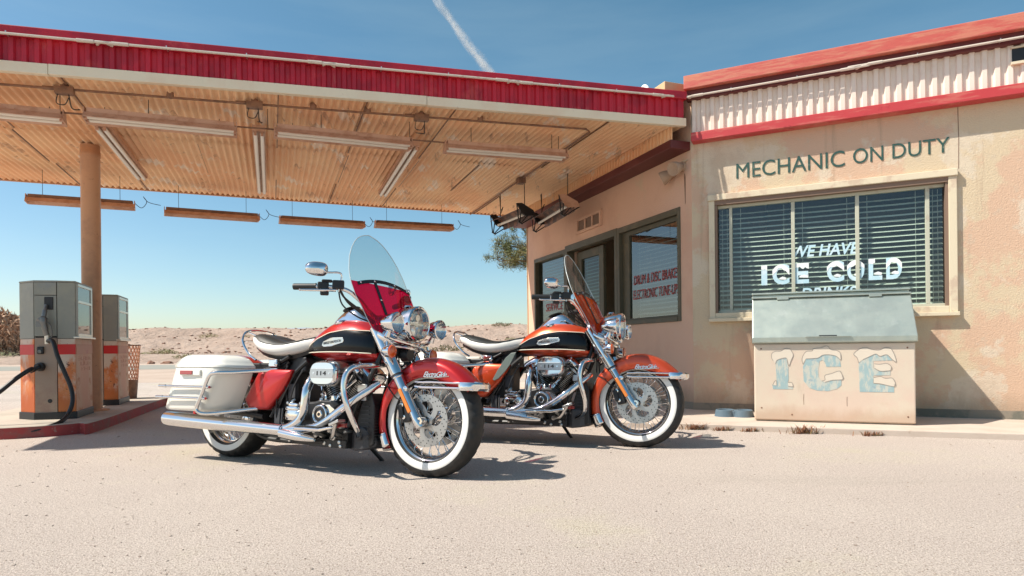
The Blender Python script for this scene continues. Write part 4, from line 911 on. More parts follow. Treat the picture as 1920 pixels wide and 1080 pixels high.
M['chrome'] = pm('chrome', (.72, .72, .725), .05, 1.0)
M['satin'] = pm('satin metal', (.55, .55, .54), .28, 1.0)
M['disc'] = pm('machined disc', (.46, .45, .43), .32, .9, rvar=(30, .25, .42))
M['paint'] = pm('red metallic paint', (.52, .012, .012), .30, .45, coat=.7)
M['paint2'] = pm('orange metallic paint', (.63, .068, .015), .30, .45, coat=.7)
M['gloss_black'] = pm('gloss black paint', (.003, .003, .004), .18, coat=.12, spec=.25)
M['eng_black'] = pm('satin black engine', (.013, .013, .014), .42)
M['fin'] = pm('cut fin edge', (.45, .45, .44), .3, 1.0)
M['white_vinyl'] = pm('white vinyl', (.74, .72, .67), .42, bump=(90, .06, .002))
M['bag'] = pm('ivory moulded saddlebag', (.80, .775, .70), .25, coat=.6)
M['black_vinyl'] = pm('black vinyl', (.014, .018, .018), .45, bump=(120, .1, .002))
M['whitewall'] = pm('white sidewall', (.80, .79, .75), .5)
M['tyre'] = pm('tyre rubber', (.016, .015, .014), .62, layers=[((.035, .027, .022), 9, .5, .65, .7)])
M['stripe'] = pm('ivory pinstripe', (.78, .72, .58), .35)
M['screen'] = glass('clear windshield', (.72, .81, .81), .0, 0., (.72, .78, .78), .06)
M['screen_red'] = glass('red tinted acrylic', (.70, .004, .04), -.02, 0., (.85, .0, .05), .22)
M['screen_org'] = glass('orange tinted acrylic', (.85, .11, .012), -.01, 0., (.95, .10, .01), .48)
M['screen_rim'] = pm('acrylic edge with painted glow', (.50, .56, .56), .25, spec=.8)  # pale tone stands in for light caught in the screen edge
M['lens'] = glass('clear lamp lens', (.9, .93, .92), .03)
M['reflector_bowl'] = pm('lamp reflector', (.9, .9, .88), .28, .85)
M['amber'] = pm('amber lens', (.62, .09, .012), .18, coat=1.0)
M['orange_lens'] = pm('orange reflector', (.70, .20, .02), .3, coat=.6)
M['red_lens'] = pm('red lens', (.32, .01, .012), .2, coat=1.0)
M['badge'] = pm('badge metal', (.70, .69, .64), .25, .9)
M['seal'] = pm('grey seal', (.05, .05, .055), .5)

def make_bike(label):
    t = thing('motorcycle', label, 'motorcycle', (0, 0, 0), 'touring motorcycles parked side by side')
    V = lambda x, y, z: Vector((x, y, z))
    YR = Vector((0, -1, 0))
    # --- wheels
    def wheel(xc, wid, front):
        b = MB(); N = 150; h = wid / 2; R = .325
        prof = [(.222, -h * .74), (.236, -h * .93), (.262, -h), (.290, -h * .97), (.306, -h * .88), (.3155, -h * .72), (.3215, -h * .45), (.3245, -h * .15)]
        prof = prof + [(r_, -y) for r_, y in prof[::-1]]; K = len(prof); vs = []
        for i in range(N):
            a = 2 * pi * i / N; ph = i % 5
            for k, (r_, y) in enumerate(prof):
                q = min(k, K - 1 - k); d = 0
                if q in (4, 5) and (i + (0 if k < K / 2 else 2)) % 5 < 2: d = .0075
                if q == 6 and (i + 1 + (0 if k < K / 2 else 2)) % 5 < 1: d = .006
                vs.append(V(xc + cos(a) * (r_ - d), y, R + sin(a) * (r_ - d)))
        fs = []
        for i in range(N):
            j = (i + 1) % N; fs += [(i * K + k, j * K + k, j * K + k + 1, i * K + k + 1) for k in range(K - 1)]
        b.add(vs, fs); ty = b.build('wheel', M['tyre'], t, smooth=28)
        b = MB()
        for s in (-1, 1): b.lathe([(.238, s * (h * .90)), (.239, s * (h * .945 + .0012)), (.262, s * (h + .0016)), (.277, s * (h * .995 + .0014)), (.2795, s * (h * .98 + .001)), (.2795, s * (h * .95))], V(xc, 0, R), Y_, 72)
        b.build('whitewall', M['whitewall'], ty, smooth=50)
        b = MB(); g_ = h * .72
        pr = [(.2275, -g_ - .006), (.231, -g_ - .001), (.2235, -g_ + .006), (.214, -g_ + .012), (.206, -g_ * .35), (.203, 0), (.206, g_ * .35), (.214, g_ - .012), (.2235, g_ - .006), (.231, g_ + .001), (.2275, g_ + .006), (.2185, g_ + .001), (.209, g_ - .014), (.200, g_ * .3), (.198, 0), (.200, -g_ * .3), (.209, -g_ + .014), (.2185, -g_ - .001)]
        b.lathe(pr, V(xc, 0, R), Y_, 72, closed=True); b.build('rim', M['chrome'], ty, smooth=50)
        b = MB(); b.lathe([(0, -.062), (.022, -.062), (.026, -.055), (.048, -.053), (.050, -.045), (.034, -.038), (.026, 0), (.034, .038), (.050, .045), (.048, .053), (.026, .055), (.022, .062), (0, .062)], V(xc, 0, R), Y_, 36); b.build('hub', M['chrome'], ty)
        b = MB()
        for k in range(40):
            s = 1 if k % 2 else -1; a = 2 * pi * k / 40; tw = .42 * (1 if (k // 2) % 2 else -1)
            p0 = V(xc + cos(a + tw) * .047, s * .046, R + sin(a + tw) * .047); p1 = V(xc + cos(a) * .201, s * .012, R + sin(a) * .201)
            b.tube([p0, p1], .0022, 6); b.tube([p1 + (p0 - p1) * .09, p1], .0034, 6)
        b.build('spokes', M['chrome'], ty)
        for s in ((-1, 1) if front else (-1,)):
            b = MB(); yd = s * .074; th = .0028; n_ = 120; ring = []
            for i in range(n_):
                a = 2 * pi * i / n_; ri = .104 + .006 * (1 if (i % 24) < 12 else -1) * min(1, 3 * abs(sin(a * 2.5)))
                ring.append([V(xc + cos(a) * q, y, R + sin(a) * q) for q, y in ((ri, yd - th), (.149, yd - th), (.149, yd + th), (ri, yd + th))])
            ring.append(ring[0]); b.loft(ring, True, False)
            for k in range(5):     # curved carrier arms
                a = 2 * pi * k / 5 + .3
                P = spline([V(.030, 0, 0), V(.062, .018, 0), V(.080, .044, 0), V(.079, .078, 0)], 5); L_, R2 = [], []
                for i, p in enumerate(P):
                    d = (P[min(i + 1, len(P) - 1)] - P[max(i - 1, 0)]).normalized(); nn = V(-d.y, d.x, 0); w = .017 - .006 * abs(i / (len(P) - 1) - .5)
                    L_.append(p + nn * w); R2.append(p - nn * w)
                poly = L_ + R2[::-1]
                b.loft([[V(xc + cos(a) * p.x - sin(a) * p.y, yd + q, R + sin(a) * p.x + cos(a) * p.y) for p in poly] for q in (-.0024, .0024)])
            b.lathe([(.026, yd - .003), (.046, yd - .003), (.046, yd + .003), (.026, yd + .003)], V(xc, 0, R), Y_, 30, closed=True)
            b.mi = 1
            for k in range(60):
                a = 2 * pi * k / 60; rr = (.142, .127, .114)[k % 3]
                b.lathe([(0, s * .0004), (.0035, s * .0004), (.0035, 0)], V(xc + cos(a) * rr, yd + s * .0031, R + sin(a) * rr), Y_, 8)
            b.build('brake_disc', [M['disc'], M['eng_black']], ty, smooth=30)
        return ty
    wheel(1.672, .132, True); wheel(0, .176, False)
    # --- fork
    for s in (-1, 1):
        y = .118 * s
        ax0, ax1 = V(1.664, y, .295), V(1.395, y, .735); d = (ax1 - ax0).normalized()
        b = MB(); b.lathe([(0, -.01), (.024, -.01), (.030, .01), (.031, .05), (.0285, .09), (.0285, .31), (.033, .315), (.033, .335), (.0, .335)], ax0, d, 28)
        b.lathe([(0, -.026), (.020, -.026), (.021, -.018), (.021, .018), (.019, .022), (.009, .022), (.009, .012), (0, .012)], V(1.672, y, .325), Y_ * s, 22)
        f = b.build('fork_leg', M['satin'] if 0 else M['chrome'], t)
        b = MB(); b.lathe([(.0, .335), (.0365, .335), (.0385, .345), (.0395, .52), (.0395, .66), (0, .66)], ax0, d, 28); b.build('fork_cover', M['chrome'], f)
        b = MB(); b.lathe([(.0335, .322), (.0345, .326), (.0345, .333), (.0335, .337)], ax0, d, 24); b.build('seal', M['seal'], f)
        side = d.cross(Y_ * s).normalized()
        c = ax0 + d * .165 + Y_ * s * .028 - V(.006, 0, 0)
        b = MB(); b.box(c, (.155, .012, .024), (d, Y_, d.cross(Y_))); b.build('reflector', M['orange_lens'], f, smooth=0, bevel=.004)
        c = V(1.553, s * .090, .375)
        b = MB(); b.box(c, (.060, .052, .125), (V(.95, 0, .25), Y_, V(-.25, 0, .95))); b.box(c + V(-.025, s * .01, .0), (.035, .055, .085), (V(.95, 0, .25), Y_, V(-.25, 0, .95)))
        cl = b.build('brake_caliper', M['eng_black'], t, smooth=0, bevel=.008); b = MB()
        for q in (-.036, .036): b = MB(); b.lathe([(0, .008), (.012, .007), (.013, 0)], c + V(-.25, 0, .95) * q + Y_ * s * .026 + V(-.012, 0, 0), Y_ * s, 14); b.build('bolt', M['chrome'], cl)
        b = MB(); b.lathe([(0, .012), (.015, .010), (.017, 0)], ax0 + d * .245 + Y_ * s * .012 + V(.03, 0, .0), Y_ * s, 16); b.build('bolt', M['chrome'], cl)
        b = MB(); b.tube(spline([c + V(-.02, s * .02, .06), V(1.49, s * .12, .45), V(1.43, s * .11, .50), V(1.37, s * .06, .53), V(1.36, s * .03, .62), V(1.36, s * .04, .8)], 6), .0045, 6); b.build('brake_hose', M['rubber'], t)
    # --- front fender
    b = MB(); rings = []; A0, A1, n_ = 31, 210, 46; cx, cz = 1.672, .325
    for i in range(n_ + 1):
        a = A0 + (A1 - A0) * i / n_; ar = radians(a)
        ro = .362 + .026 * max(0, (50 - a) / 30) ** 1.5 + .004 * max(0, (a - 175) / 30)
        if a < 128: ri = max(.245, min(.335, (.195) / max(.25, sin(ar)))) if a > 36 else .345
        else: ri = .245 + .035 * min(1, (a - 128) / 40)
        ri = min(ri, ro - .03) if a > 30 else ro - .028
        w = .088; ring = []
        for k in range(-8, 9):
            q = k / 8; yy = w * (abs(q) ** .8 if abs(q) < 1 else 1) * (1 if q > 0 else -1)
            if abs(k) == 8: r_, yy = ri, w * (1 if k > 0 else -1)
            elif abs(k) == 7: r_, yy = ri + (ro - .035 - ri) * .6, w * 1.0 * (1 if k > 0 else -1)
            else: yy = w * sin(abs(q) / .76 * pi / 2) * (1 if k > 0 else -1) if k else 0; r_ = ro - .046 * (1 - cos(abs(q) / .76 * pi / 2))
            ring.append(V(cx + cos(ar) * r_, yy, cz + sin(ar) * r_))
        rings.append(ring)
    b.loft(rings, False, False); fe = b.build('front_fender', M['paint'], t, smooth=60)
    md = fe.modifiers.new('thick', 'SOLIDIFY'); md.thickness = .003; md.offset = -1
    for s in (-1, 1):
        b = MB(); b.tube([V(1.600, s * .0905, .541), V(1.72, s * .0915, .543), V(1.90, s * .0915, .540), V(1.985, s * .083, .530)], .0062, 8); b.tube([V(1.600, s * .0905, .517), V(1.64, s * .0915, .513), V(1.90, s * .0915, .512), V(1.985, s * .083, .505)], .0078, 8)
        b.build('fender_trim', M['chrome'], fe)
    b = MB(); rings = []
    for k in range(-8, 9):
        q = k / 8 * pi / 2; yy = .097 * sin(q); xx = 1.905 + .112 * cos(q) ** .7 if abs(k) < 8 else 1.905
        rings.append([V(xx, yy, .500), V(xx + .012, yy * 1.03, .512), V(xx + .012, yy * 1.03, .536), V(xx - .002, yy, .546), V(xx - .01, yy * .95, .54), V(xx - .01, yy * .95, .505)])
    b.loft(rings, True, True); b.build('fender_bumper', M['chrome'], fe, smooth=40)
    b = MB(); b.loft([[V(1.86, y, .545) for y in (-.02, .02)] + [V(1.86, .02, .56), V(1.86, -.02, .56)], [V(2.0, -.05, .535), V(2.0, .05, .535), V(1.99, .03, .550), V(1.99, -.03, .550)]]); b.build('fender_crest', M['chrome'], fe, smooth=40, bevel=.004)
    b = MB(); n2 = 6; ringz = []
    for i in range(n2 + 1):
        ar = radians(196 + 15.5 * i / n2); ringz.append([V(cx + cos(ar) * r_, yy, cz + sin(ar) * r_) for r_, yy in ((.285, -.092), (.333, -.092), (.362, -.058), (.3695, 0), (.362, .058), (.333, .092), (.285, .092))])
    b.loft(ringz, False, False); mf = b.build('mud_guard', M['chrome'], fe, smooth=50); md = mf.modifiers.new('thick', 'SOLIDIFY'); md.thickness = .003; md.offset = 1
    for s in (-1, 1):
        def SC(u_, v_, d_): return V(1.655 + u_ if s < 0 else 1.815 - u_, s * (.0868 + d_), .573 + v_)
        text_mesh('script_badge', 'ElectraGlide', SC, .160, .030, M['chrome'], fe, .004, .55, .0, .84)
        b = MB(); b.tube([SC(.01, -.004, .003), SC(.10, -.002, .003), SC(.175, .005, .003)], .0028, 6); b.build('badge_stroke', M['chrome'], fe)
    # --- rear fender
    b = MB(); rings = []
    for i in range(31):
        a = radians(28 + 165 * i / 30); ro = .372; ring = []
        for k in range(-8, 9):
            q = abs(k) / 8; sg = 1 if k > 0 else -1
            if abs(k) == 8: r_, yy = .29, .108 * sg
            else: yy = .108 * sin(q / .875 * pi / 2) * sg; r_ = ro - .05 * (1 - cos(q / .875 * pi / 2))
            ring.append(V(cos(a) * r_, yy, .335 + sin(a) * r_))
        rings.append(ring)
    b.loft(rings, False, False); rf = b.build('rear_fender', M['paint'], t, smooth=60); md = rf.modifiers.new('thick', 'SOLIDIFY'); md.thickness = .003; md.offset = -1
    b = MB(); b.loft([[V(-.335 - .02 * k, y, z + .005 * k) for y, z in ((-.05, .47), (.05, .47), (.055, .53), (.03, .56), (-.03, .56), (-.055, .53))] for k in (0, 1, 2)]); b.build('tail_light', M['red_lens'], t, smooth=40, bevel=.006)
    # --- headlamp, nacelle, passing lamps, signals
    hx = V(1.535, 0, .887); fwd = V(1, 0, -.03)
    b = MB(); b.lathe([(.0, -.165), (.042, -.162), (.070, -.145), (.089, -.108), (.097, -.056), (.098, -.02), (.105, -.018), (.106, .008), (.099, .016), (.092, .014), (.090, .004), (.066, -.045), (.02, -.065), (0, -.065)], hx, fwd, 44); hl = b.build('headlight', M['chrome'], t, smooth=40)
    b = MB(); b.lathe([(.0905, .004), (.080, .013), (.056, .020), (.03, .023), (0, .024)], hx, fwd, 36); b.build('lens', M['lens'], hl)
    b = MB(); b.box(hx + V(-.03, 0, 0), (.03, .15, .012)); b.lathe([(0, .03), (.03, .022), (.045, 0), (.046, -.03)], hx + V(-.045, 0, -.042), fwd, 24); b.lathe([(.0, .02), (.02, .018), (.026, -.03)], hx + V(-.04, .03, .04), fwd, 18); b.lathe([(.0, .02), (.02, .018), (.026, -.03)], hx + V(-.04, -.03, .04), fwd, 18); b.build('reflector_bowl', M['reflector_bowl'], hl)
    b = MB(); b.lathe([(0, .012), (.022, .010), (.03, 0)], hx + V(-.08, 0, .102), V(-.1, 0, 1), 18); b.build('cap', M['chrome'], hl)
    # nacelle shells over the fork
    b = MB(); secs = []
    for (z, x0, x1, w) in ((.745, 1.36, 1.475, .120), (.775, 1.34, 1.490, .150), (.80, 1.325, 1.48, .162), (.84, 1.30, 1.405, .150), (.885, 1.28, 1.375, .130), (.92, 1.265, 1.35, .105), (.94, 1.265, 1.32, .07)):
        c = (x0 + x1) / 2; hw = (x1 - x0) / 2; secs.append([V(c + hw * (abs(cos(q)) ** .6) * (1 if cos(q) > 0 else -1), w * (abs(sin(q)) ** .75) * (1 if sin(q) > 0 else -1), z) for q in [2 * pi * k / 28 for k in range(28)]])
    b.loft(secs); b.build('nacelle', M['chrome'], t, smooth=60)
    b = MB(); b.tube(spline([V(1.47, -.215, .80), V(1.485, -.16, .782), V(1.505, -.07, .768), V(1.51, 0, .764), V(1.505, .07, .768), V(1.485, .16, .782), V(1.47, .215, .80)], 6), .011, 10)
    b.tube(spline([V(1.46, -.20, .722), V(1.47, -.14, .745), V(1.50, -.05, .742), V(1.50, .05, .742), V(1.47, .14, .745), V(1.46, .20, .722)], 6), .010, 10); b.build('lamp_bar', M['chrome'], t)
    for s in (-1, 1):
        c = V(1.545, s * .212, .872)
        b = MB(); b.lathe([(0, -.105), (.022, -.102), (.040, -.08), (.052, -.045), (.0565, -.01), (.061, -.008), (.062, .008), (.056, .012), (.052, .006), (.036, -.02), (0, -.035)], c, V(1, -s * .02, -.02), 32); pl_ = b.build('passing_lamp', M['chrome'], t, smooth=40)
        b = MB(); b.lathe([(.0525, .006), (.035, .014), (0, .018)], c, V(1, -s * .02, -.02), 26); b.build('lens', M['lens'], pl_)
        b = MB(); b.tube([c + V(-.05, 0, -.045), c + V(-.065, 0, -.075)], [.014, .020], 12); b.build('mount', M['chrome'], pl_)
        c = V(1.51, s * .200, .712)
        b = MB(); b.lathe([(0, -.062), (.020, -.060), (.033, -.04), (.038, -.012), (.040, .0), (.036, .002), (0, .0)], c, X_, 28); sgn = b.build('turn_signal', M['chrome'], t, smooth=40)
        b = MB(); b.lathe([(.0375, .001), (.033, .010), (.018, .016), (0, .0175)], c, X_, 26); b.build('lens', M['amber'], sgn)
        b = MB(); b.tube([c + V(-.035, 0, .02), c + V(-.04, -s * .005, .055)], .010, 10); b.build('stalk', M['chrome'], sgn)
    b = MB()
    for s, k in ((-1, 0), (1, 0), (-.4, 1), (.5, 1)):
        b.tube(spline([V(1.46, .13 * s, .735), V(1.43, .08 * s, .69), V(1.40 + .02 * k, .05 * s, .64), V(1.37, .02 * s, .60)], 5), .005, 6)
    b.box(V(1.40, 0, .715), (.10, .15, .05)); b.lathe([(0, .03), (.035, .03), (.04, -.02), (0, -.03)], V(1.475, -.02, .70), X_, 16); b.tube([V(1.39, .04, .70), V(1.45, .10, .60)], .012, 8); b.build('horn_wiring', M['eng_black'], t, smooth=40)
    # --- windshield
    KZ = [(.800, .05), (.818, .144), (.838, .205), (.905, .220), (.972, .229), (1.039, .245), (1.11, .245), (1.20, .233), (1.285, .208), (1.349, .174), (1.391, .143), (1.427, .106), (1.448, .070), (1.460, .038), (1.465, .020), (1.468, .004)]
    def wc(z): return -.012 + .13 * max(0, z - 1.15)
    def ws_pt(z, y, d=0.): return V(1.25 - (z - 1.162) * .49 - .25 * y * y + .08 * y + d, y, z)
    def half(z):
        for (a, wa), (c, w_c) in zip(KZ[:-1], KZ[1:]):
            if a <= z <= c: return wa + (w_c - wa) * (z - a) / (c - a)
        return .004
    def sheet(zs, mat, name, par, d, th, cut=False):
        b = MB(); rows = []
        for z in zs:
            w = half(z); rows.append([ws_pt(z, wc(z) + w * q / 12, d) for q in range(-12, 13)])
        b.loft(rows, False, False); o = b.build(name, mat, par, smooth=80)
        return o
    zt = 1.128
    zs1 = [zt + (1.468 - zt) * (1 - (1 - i / 22) ** 1.8) for i in range(23)]; zs2 = [.800 + (zt - .8) * (i / 20) for i in range(21)]
    wsu = sheet(zs1, M['screen'], 'windshield', t, 0, 0); wsl = sheet(zs2, M['screen_red'], 'tinted_panel', wsu, 0, 0)
    b = MB(); edge = [ws_pt(z, wc(z) + half(z)) for z in [.815 + (1.468 - .815) * i / 60 for i in range(61)]]; b.tube(edge + [ws_pt(z, wc(z) - half(z)) for z in [.815 + (1.468 - .815) * i / 60 for i in range(60, -1, -1)]], .0024, 6); b.build('screen_edge', M['screen_rim'], wsu)
    b = MB(); band = []
    for q in range(-12, 13):
        y = .010 + .225 * q / 12; zc = 1.152 - .75 * (y - .01) ** 2; band.append([ws_pt(zc - .011, y, .003), ws_pt(zc + .011, y, .003), ws_pt(zc + .011, y, .007), ws_pt(zc - .011, y, .007)])
    b.loft(band); b.loft([[ws_pt(z, y - .074, d) for y, d in ((-.011, .003), (.011, .003), (.011, .007), (-.011, .007))] for z in (1.14, 1.05, .97, .91)])
    bc = b.build('screen_brace', M['eng_black'], wsu, smooth=30); b = MB()
    for y, z in ((-.19, 1.124), (-.074, 1.147), (.10, 1.148), (.21, 1.124), (-.074, 1.03)): b.lathe([(0, .004), (.006, .003), (.007, 0)], ws_pt(z, y, .007), V(1, 0, .4), 10)
    b.build('screws', M['chrome'], bc)
    # --- handlebar and controls
    half_bar = [V(1.09, -.398, 1.0735), V(1.11, -.385, 1.0745), V(1.165, -.335, 1.076), V(1.225, -.27, 1.062), V(1.265, -.205, 1.01), V(1.285, -.15, .955), V(1.29, -.09, .925), V(1.29, -.03, .915)]
    pts = half_bar + [V(p.x, -p.y, p.z) for p in half_bar[::-1]]
    b = MB(); b.tube(spline(pts, 7), .0127, 14); b.tube([V(1.29, -.045, .915), V(1.32, -.045, .84)], .016, 12); b.tube([V(1.29, .045, .915), V(1.32, .045, .84)], .016, 12); hb = b.build('handlebar', M['chrome'], t)
    for s in (-1, 1):
        m_ = lambda x, y, z: V(x, -s * y, z)
        m_ = (lambda x, y, z: V(x, y, z)) if s < 0 else (lambda x, y, z: V(x, -y, z))
        b = MB(); b.tube([m_(.985, -.4555, 1.0695), m_(.99, -.453, 1.07), m_(1.09, -.3975, 1.0735), m_(1.10, -.392, 1.074)], [.017, .0185, .0185, .021], 18); b.build('grip', M['rubber'], hb)
        dg = (m_(1.165, -.335, 1.076) - m_(1.10, -.392, 1.074)).normalized(); c = m_(1.128, -.367, 1.077)
        b = MB(); b.box(c + V(0, 0, .003), (.062, .046, .044), (dg, Z_.cross(dg), Z_)); b.box(c + V(.012, 0, -.034), (.048, .03, .036), (dg, Z_.cross(dg), Z_)); b.box(c + dg * .075 + V(.012, 0, .010), (.066, .052, .052), (dg, Z_.cross(dg), Z_)); b.box(c + dg * .02 + V(.0, 0, .032), (.06, .035, .016), (dg, Z_.cross(dg), Z_)); ct = b.build('control_housing', M['eng_black'], hb, smooth=0, bevel=.007)
        b = MB(); lv = spline([m_(1.195, -.335, 1.056), m_(1.17, -.372, 1.053), m_(1.125, -.415, 1.049), m_(1.075, -.455, 1.046), m_(1.055, -.470, 1.046)], 6)
        b.tube(lv, [.0095 - .004 * i / (len(lv) - 1) for i in range(len(lv))], 10); b.lathe([(0, -.007), (.006, -.005), (.008, 0), (.006, .005), (0, .007)], lv[-1], Z_, 14); b.build('lever', M['chrome'], ct)
        # mirror
        b = MB(); mc = m_(1.128, -.420, 1.172) if s < 0 else m_(1.07, -.325, 1.165); mx_ = (m_(-.5, -.86, 0) - m_(0, 0, 0)).normalized(); my_ = V(0, 0, 1); mn = mx_.cross(my_).normalized(); mn = mn if mn.x > 0 else -mn
        rings = []
        for (d_, sc) in ((-.020, .90), (-.018, .985), (-.012, 1.0), (.000, .97), (.012, .84), (.021, .60), (.026, .3), (.027, .02)):
            ring = []
            for k in range(36):
                q = 2 * pi * k / 36; ex = abs(cos(q)) ** .72 * (1 if cos(q) > 0 else -1) * .064 * sc; ez = abs(sin(q)) ** .78 * (1 if sin(q) > 0 else -1) * (.040 - .005 * cos(q)) * sc
                ring.append(mc + mx_ * ex + my_ * ez + mn * d_)
            rings.append(ring)
        b.loft(rings); mr = b.build('mirror', M['chrome'], t, smooth=60)
        b = MB(); b.tube(spline([mc - mx_ * .036 + my_ * -.004 + mn * .020, mc - mx_ * .050 - my_ * .02 + mn * .026, c + dg * .075 + V(.03, 0, .075), c + dg * .07 + V(.025, 0, .0), c + dg * .07 + V(.022, 0, -.03)], 6), .0055, 8); b.build('mirror_stem', M['chrome'], mr)
        b = MB()
        for k, (dx, r_) in enumerate(((.0, .006), (.022, .005), (-.02, .0045))):
            b.tube(spline([c + dg * .09 + V(.0 + dx * .3, 0, -.012), m_(1.20, -.262 + dx, 1.02 - .02 * k), m_(1.255, -.19 + dx, .955 - .02 * k), m_(1.30 + dx * .5, -.10, .88), m_(1.32, -.06, .80)], 6), r_, 6)
        b.build('control_cable', M['rubber'], hb)
    # --- tank
    xs = [.690, .705, .73, .763, .80, .852, .90, .94, .985, 1.028, 1.08, 1.144, 1.202, 1.26, 1.30, 1.325]
    def lerp(tab, x):
        if x <= tab[0][0]: return tab[0][1]
        for (a, u_), (c, w_) in zip(tab[:-1], tab[1:]):
            if a <= x <= c:
                q = (x - a) / (c - a); q = q * q * (3 - 2 * q) * .35 + q * .65; return u_ + (w_ - u_) * q
        return tab[-1][1]
    TT = [(.69, .737), (.763, .817), (.852, .874), (.94, .915), (1.028, .932), (1.144, .926), (1.202, .911), (1.325, .86)]
    TB = [(.69, .712), (.76, .690), (.88, .658), (1.0, .645), (1.1, .640), (1.3, .655), (1.325, .66)]
    ZU = [(.69, .726), (.75, .754), (.864, .803), (.98, .836), (1.095, .849), (1.264, .842), (1.325, .82)]
    ZL = [(.69, .716), (.76, .716), (.958, .716), (1.103, .714), (1.278, .706), (1.325, .70)]
    TW = [(.69, .030), (.73, .075), (.80, .112), (.90, .140), (1.0, .154), (1.15, .158), (1.26, .140), (1.325, .105)]
    def half_ring(x):
        zt_, zb_, zu, zl, w = lerp(TT, x), lerp(TB, x), lerp(ZU, x), lerp(ZL, x), lerp(TW, x)
        zt_ = max(zt_, zu + .004); zb_ = min(zb_, zl - .004)
        zc = zb_ + (zt_ - zb_) * .40
        def yy(z):
            h_ = (zt_ - zc) if z > zc else (zc - zb_); q = min(1, abs(z - zc) / h_); return w * max(0, 1 - q ** 2.5) ** (1 / 2.1)
        zs = [zt_] + [zt_ + (zu - zt_) * (k / 6) ** 2 for k in range(1, 6)] + [zu + (zl - zu) * k / 8 for k in range(0, 9)] + [zl + (zb_ - zl) * k / 5 for k in range(1, 6)]
        return [(yy(z), z) for z in zs], 6, 14
    b = MB(); rings = []
    for x in xs:
        h_, iu, il = half_ring(x); rings.append([V(x, -y, z) for y, z in h_] + [V(x, y, z) for y, z in h_[::-1][0:-1] if True][0:])
    nh = len(h_); K = len(rings[0]); o_ = len(b.v); vs = [p for r_ in rings for p in r_]; b.v += [tuple(p) for p in vs]
    for i in range(len(rings) - 1):
        for k in range(K):
            q = (k + 1) % K; b.f.append((i * K + k, i * K + q, (i + 1) * K + q, (i + 1) * K + k))
            kk = k if k < nh - 1 else (K - 1 - k); b.m.append(1 if (iu <= kk < il) and k != nh - 1 else 0)
    b.f += [tuple(range(K))[::-1], tuple((len(rings) - 1) * K + k for k in range(K))]; b.m += [0, 0]
    tk = b.build('fuel_tank', [M['paint'], M['gloss_black']], t, smooth=75)
    sb = tk.modifiers.new('sub', 'SUBSURF'); sb.levels = 1; sb.render_levels = 1
    for s in (-1, 1):
        for zi in (6, 14):
            pts = []
            for x in [.695 + (1.29 - .695) * i / 40 for i in range(41)]:
                h_, _, _ = half_ring(x); y, z = h_[zi]; pts.append(V(x, s * (y + .0008), z))
            b = MB(); b.tube(pts, .0034, 6); b.build('pinstripe', M['stripe'], tk)
        h_, _, _ = half_ring(1.0); yb = .156
        def BG(u_, v_, d_): 
            x = (.915 + u_) if s < 0 else (1.105 - u_)
            return V(x, s * (lerp(TW, x) * .993 + d_ - .003), .776 + v_ + .10 * (x - 1.01))
        b = MB(); b.prism([(0, -.010), (.02, -.022), (.09, -.026), (.12, -.022), (.185, -.014), (.192, .0), (.182, .018), (.10, .026), (.08, .026), (.012, .012)], BG, 0, .007); bgd = b.build('tank_badge', M['badge'], tk, smooth=0, bevel=.002)
        text_mesh('badge_lettering', 'HARLEY-DAVIDSON', lambda u_, v_, d_: BG(.016 + u_, -.008 + v_, .0072 + d_), .155, .016, M['eng_black'], bgd, .0008, 0, .01)
    b = MB(); b.lathe([(0, .020), (.030, .018), (.036, .010), (.036, 0), (0, 0)], V(1.00, -.075, .898), V(-.12, -.25, 1), 26); b.lathe([(0, .020), (.030, .018), (.036, .010), (.036, 0), (0, 0)], V(1.00, .075, .898), V(-.12, .25, 1), 26); b.build('fuel_cap', M['chrome'], tk)
    b = MB(); secs = []
    for (x, z, w) in ((.86, .872, .03), (.91, .915, .045), (.95, .955, .055), (1.0, .985, .066), (1.05, 1.000, .070), (1.09, .998, .070), (1.13, .972, .066), (1.18, .925, .06), (1.25, .885, .05)):
        zb_ = lerp(TT, x) - .02; secs.append([V(x, w * (abs(cos(q)) ** .8) * (1 if cos(q) > 0 else -1), zb_ + (z - zb_) * sin(q) ** .7) for q in [pi * k / 14 for k in range(15)]])
    b.loft(secs); cs = b.build('dash_console', M['chrome'], tk, smooth=60)
    b = MB(); b.lathe([(0, .003), (.052, .003), (.056, 0)], V(1.015, 0, .994), V(-.32, 0, 1), 28); b.build('speedometer', M['eng_black'], cs)
    # --- seat
    xs = [.205, .225, .26, .30, .36, .42, .50, .58, .66, .72, .78, .83, .855]
    ST = [(.205, .825), (.24, .848), (.30, .853), (.38, .838), (.48, .806), (.567, .790), (.65, .798), (.72, .816), (.80, .823), (.855, .812)]
    SM = [(.205, .816), (.24, .826), (.292, .818), (.377, .779), (.45, .765), (.512, .758), (.575, .760), (.639, .772), (.72, .792), (.793, .807), (.855, .805)]
    SB = [(.205, .800), (.24, .778), (.31, .752), (.382, .716), (.45, .700), (.516, .691), (.58, .693), (.644, .702), (.751, .735), (.80, .765), (.855, .795)]
    SW = [(.205, .05), (.225, .085), (.26, .118), (.30, .142), (.36, .162), (.42, .170), (.50, .170), (.58, .158), (.66, .130), (.72, .105), (.78, .086), (.83, .072), (.855, .06)]
    b = MB(); rings = []
